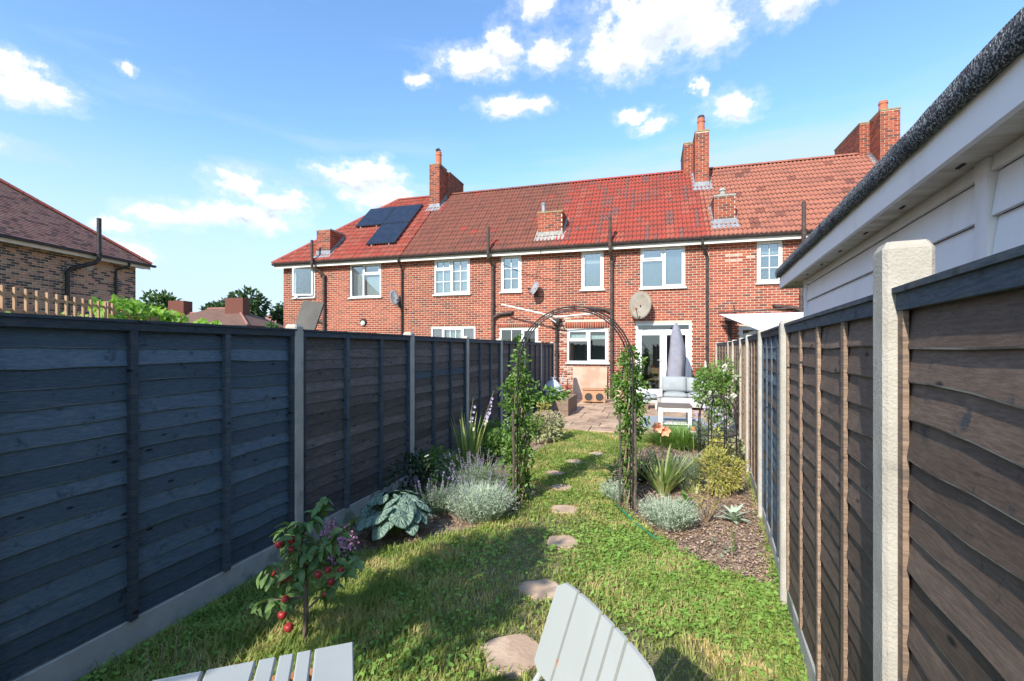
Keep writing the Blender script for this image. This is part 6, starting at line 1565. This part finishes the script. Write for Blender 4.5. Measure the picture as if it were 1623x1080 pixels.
# obelisk plant support
OC = Vector((.86, 6.80, 0)); T = thing('plant_obelisk', 'black metal obelisk plant support by the right fence', 'plant support', tuple(OC)); r0, hs = .245, .70
for k in range(4):
    a0 = k * math.pi / 4 + .2; d_ = Vector((math.cos(a0), math.sin(a0), 0)); p = [OC + d_ * r0 + Vector((0, 0, -.03)), OC + d_ * r0 + Vector((0, 0, hs))]
    for j in range(1, 10): a = math.pi * j / 10; p.append(OC + d_ * r0 * math.cos(a) + Vector((0, 0, hs + .30 * math.sin(a))))
    p += [OC - d_ * r0 + Vector((0, 0, hs)), OC - d_ * r0 + Vector((0, 0, -.03))]; q = MB('tube_blk'); q.tube(p, .0075, 6); part('hoop', q, T, smooth=True)
for z in (.12, .42, .50): q = MB('tube_blk'); q.tube([OC + Vector((math.cos(6.2832 * j / 16) * (r0 + .01), math.sin(6.2832 * j / 16) * (r0 + .01), z)) for j in range(17)], .006, 5); part('ring', q, T)
Pq, Dq = clumpy(160, (.86, 6.8, .34), (.16, .16, .28), 6, .5); foliage('obelisk_clematis', 'reddish leafy plant inside the black obelisk', 'plant', [(Pq, unit(Dq + rdir(len(Pq))), rdir(len(Pq), .7), .05, .03, 'yel', 'leaf', .15, .1)], tuple(OC))
# rose bush
st = MB('stem')
for k in range(9): a = k * .75; st.tube([(1.18, 8.7, 0), (1.18 + .16 * math.cos(a), 8.7 + .3 * math.sin(a), .7), (1.18 + .26 * math.cos(a), 8.7 + .55 * math.sin(a), 1.15 + .25 * (k % 3))], [.012, .008, .004], 5)
Pq, Dq = clumpy(2200, (1.06, 8.75, .85), (.40, .62, .72), 20, .34); Pw, Dw = blob(15, (1.10, 8.6, .85), (.30, .6, .55), .8)
T = foliage('rose_bush', 'tall rose bush with white blooms beside the right fence', 'rose bush', [(Pq, unit(Dq + rdir(len(Pq)) * .6), rdir(len(Pq), .8), .06, .036, 'rose', 'leaf_mass', .15, .12)], (1.18, 8.7, 0), st)
for p in Pw:
    m = 10; V, F = leaves_np(np.tile(p, (m, 1)), unit(rdir(m) + [0, -.5, .4]), rdir(m, .6), .05, .045, .2, -.2); npart('rose_bloom', V, F, ['whitef'], T)
Pq, Dq = clumpy(900, (.92, 7.9, .36), (.30, .6, .34), 14, .36); Pw, Dw = blob(70, (.88, 7.8, .56), (.28, .55, .18), .4)
foliage('lilac_perennial', 'loose perennials with lilac and white flowers before the table', 'plant', [(Pq, unit(Dq + [0, 0, .6]), rdir(len(Pq), .7), .07, .014, 'lav', 'leaf_mass', .1, .1), (Pw, Dw, rdir(len(Pw)), .045, .04, 'orchid', 'flower', .1, .1)], (.72, 7.6, 0))
Pq, Dq = clumpy(900, (1.02, 7.3, .20), (.24, .9, .20), 14, .36)
foliage('low_ground_plants', 'low pale green plants along the right fence foot', 'plant', [(Pq, unit(Dq + [0, 0, .4]), rdir(len(Pq), .9), .06, .03, 'vari', 'leaf_mass', .1, .1)], (1.02, 7.55, 0))
Pq, Dq = clumpy(420, (-.30, 5.35, .2), (.2, .24, .2), 8, .5)
foliage('dark_foot_plant', 'dark bushy plant at the right arch foot', 'plant', [(Pq, unit(Dq + rdir(len(Pq)) * .5), rdir(len(Pq), .8), .04, .022, 'darkleaf', 'leaf', .1, .1)], (-.30, 5.35, 0))

# ------------------------------------------------------------------ foreground table and chair (pale slatted metal)
tc = Vector((-.897, 1.29, 0)); e1 = Vector((-.444, -.317, 0)).normalized(); e2 = Vector((e1.y, -e1.x, 0)); e2 = e2 if e2.y < 0 else -e2   # along far edge / towards camera
T = thing('folding_table', 'pale slatted metal folding table at the bottom left', 'table', tuple(tc), 0); TZ = .70
u = 0
SW = [.112, .040, .040, .046, .125, .125, .046, .040, .040, .112]
for w in SW:
    q = MB('metal_w'); a, b = tc + e1 * u, tc + e1 * (u + w)
    for (p0, p1, hh) in ((a, b, 0),):
        V = [p0, p1, p1 + e2 * .7, p0 + e2 * .7]; r_ = .004
        q.add([v + Vector((0, 0, TZ - .016)) for v in V] + [v + Vector((0, 0, TZ - r_)) for v in V] + [V[0] + e1 * r_ + e2 * r_ + Vector((0, 0, TZ)), V[1] - e1 * r_ + e2 * r_ + Vector((0, 0, TZ)), V[2] - e1 * r_ - e2 * r_ + Vector((0, 0, TZ)), V[3] + e1 * r_ - e2 * r_ + Vector((0, 0, TZ))],
              [(0, 1, 2, 3), (0, 4, 5, 1), (1, 5, 6, 2), (2, 6, 7, 3), (3, 7, 4, 0), (4, 8, 9, 5), (5, 9, 10, 6), (6, 10, 11, 7), (7, 11, 8, 4), (8, 11, 10, 9)])
    part('slat', q, T)
    u += w + .009
TWD = u - .009
for v in (.10, .60):
    q = MB('metal_w'); q.obox(tc + e1 * TWD / 2 + e2 * v + Vector((0, 0, TZ - .026)), e1, e2, (0, 0, 1), TWD / 2 - .02, .012, .008); part('cross_rail', q, T)
uu = 0
for w in SW[:-1]:
    uu += w; q = MB('rust'); q.obox(tc + e1 * (uu + .0045) + e2 * .10 + Vector((0, 0, TZ - .010)), e1, e2, (0, 0, 1), .0035, .013, .006); part('rust_spacer', q, T); uu += .009
for s in (.08, TWD - .08):
    for v0, v1 in ((.06, .64), (.64, .06)):
        q = MB('metal_w'); q.tube([tc + e1 * s + e2 * v0 + Vector((0, 0, 0)), tc + e1 * (s + .012) + e2 * v1 + Vector((0, 0, TZ - .035))], .010, 8); part('leg', q, T)

# chair: seat towards the table, back with upright slats
Pa, Pb = Vector((*camxy(.138, 1.396), .95)), Vector((*camxy(.298, .955), .95))
cd = Pb - Pa; CW = cd.length; cd.normalize(); cn = Vector((cd.y, -cd.x, 0))
if cn.x > 0: cn = -cn                                         # seat side: towards the table
T = thing('folding_chair', 'pale slatted metal folding chair with its back at the bottom centre of the lawn', 'chair', (Pa.x + .1, Pa.y - .2, 0))
BW = [.098, .104, .048, .048, .120]; gap = .0105; BW[4] = CW - sum(BW[:4]) - 4 * gap; u = 0; bh = .235
def backp(u, v):   # v 0 at top, 1 at bottom; the back is gently hollow
    s = u / CW - .5
    return Pa + cd * u + cn * (.085 * v + .035 * (.25 - s * s) * -4 * .35) + Vector((0, 0, -bh * v - .012 * (2 * s) ** 4))
for w in BW:
    q = MB('metal_w'); V = []; nu, nv = 3, 5
    for sd in (0, 1):
        for i in range(nu + 1):
            for j in range(nv + 1):
                uu_ = u + w * i / nu; vv = j / nv
                if (u < .01 and i == 0) or (u + w > CW - .01 and i == nu): vv = .07 + .86 * vv
                V.append(backp(uu_, vv) - cn * (.009 * sd))
    k = (nu + 1) * (nv + 1); F = []
    for i in range(nu):
        for j in range(nv):
            a = i * (nv + 1) + j; F += [(a, a + 1, a + nv + 2, a + nv + 1), (k + a, k + a + nv + 1, k + a + nv + 2, k + a + 1)]
    rim = [i * (nv + 1) for i in range(nu + 1)] + [nu * (nv + 1) + j for j in range(1, nv + 1)] + [i * (nv + 1) + nv for i in range(nu - 1, -1, -1)] + [j for j in range(nv - 1, 0, -1)]
    for i in range(len(rim)): a, b = rim[i], rim[(i + 1) % len(rim)]; F.append((a, b, b + k, a + k))
    q.add(V, F); part('back_slat', q, T)
    u += w + gap
for v in (.22, .80):
    q = MB('metal_w'); q.tube([backp(CW * (.03 + .94 * i / 8), v) - cn * .018 for i in range(9)], .007, 6); part('back_rail', q, T)
u = 0
for w in BW[:-1]:
    u += w; q = MB('rust'); p = backp(u + gap / 2, .80) - cn * .008; q.obox(p, cd, cn, (0, 0, 1), gap / 2, .003, .014); part('rust_spacer', q, T); u += gap
SZ = .46; s0 = Pa + cn * .15; s0.z = 0
u = 0
for i in range(9):
    q = MB('metal_w'); w = .040; c = s0 + cn * (.02 + i * .045) + cd * CW / 2 + Vector((0, 0, SZ)); q.obox(c, cd, cn, (0, 0, 1), CW / 2 - .02, w / 2, .006); part('seat_slat', q, T)
for u in (.03, CW - .03):
    top = backp(u, .25) - cn * .022; b0 = Pa + cd * u + cn * .47; b0.z = 0
    q = MB('metal_w'); q.tube([top, backp(u, 1.0) - cn * .016, (Pa + cd * u + cn * .22) * 1 + Vector((0, 0, .50 - Pa.z)), b0], .009, 8); part('leg', q, T)
    b1 = Pa + cd * (u + (.03 if u < .1 else -.03)) + cn * .03; b1.z = 0; t1 = Pa + cd * (u + (.03 if u < .1 else -.03)) + cn * .50; t1.z = SZ - .01
    q = MB('metal_w'); q.tube([b1, t1], .009, 8); part('leg', q, T)

# ------------------------------------------------------------------ unseen small tree added behind the camera to dapple the lawn
TB = Vector((-2.36, -1.30, 0)); T = thing('unseen_shade_tree', 'unseen leafy tree added behind the camera to shade the lawn', 'tree', tuple(TB))
q = MB('bark'); q.tube([TB, TB + Vector((.03, .02, 1.2)), TB + Vector((0, 0, 2.3)), TB + Vector((.02, 0, 3.6))], [.06, .05, .04, .015], 8); part('trunk', q, T)
for k in range(7):
    a = k * .9; b = TB + Vector((0, 0, 1.9 + .15 * k)); e = b + Vector((math.cos(a) * .55, math.sin(a) * .6, .45)); q = MB('bark'); q.tube([b, b.lerp(e, .5) + Vector((0, 0, .05)), e], [.025, .016, .006], 6); part('branch', q, T)
Pq, Dq = clumpy(1900, (TB.x, TB.y, 3.0), (.50, .80, .62), 16, .36, .2)
V, F = leaves_np(Pq, unit(Dq + rdir(len(Pq))), rdir(len(Pq), .8), .10, .06); npart('crown', V, F, ['apple_leaf'], T, kind='stuff')
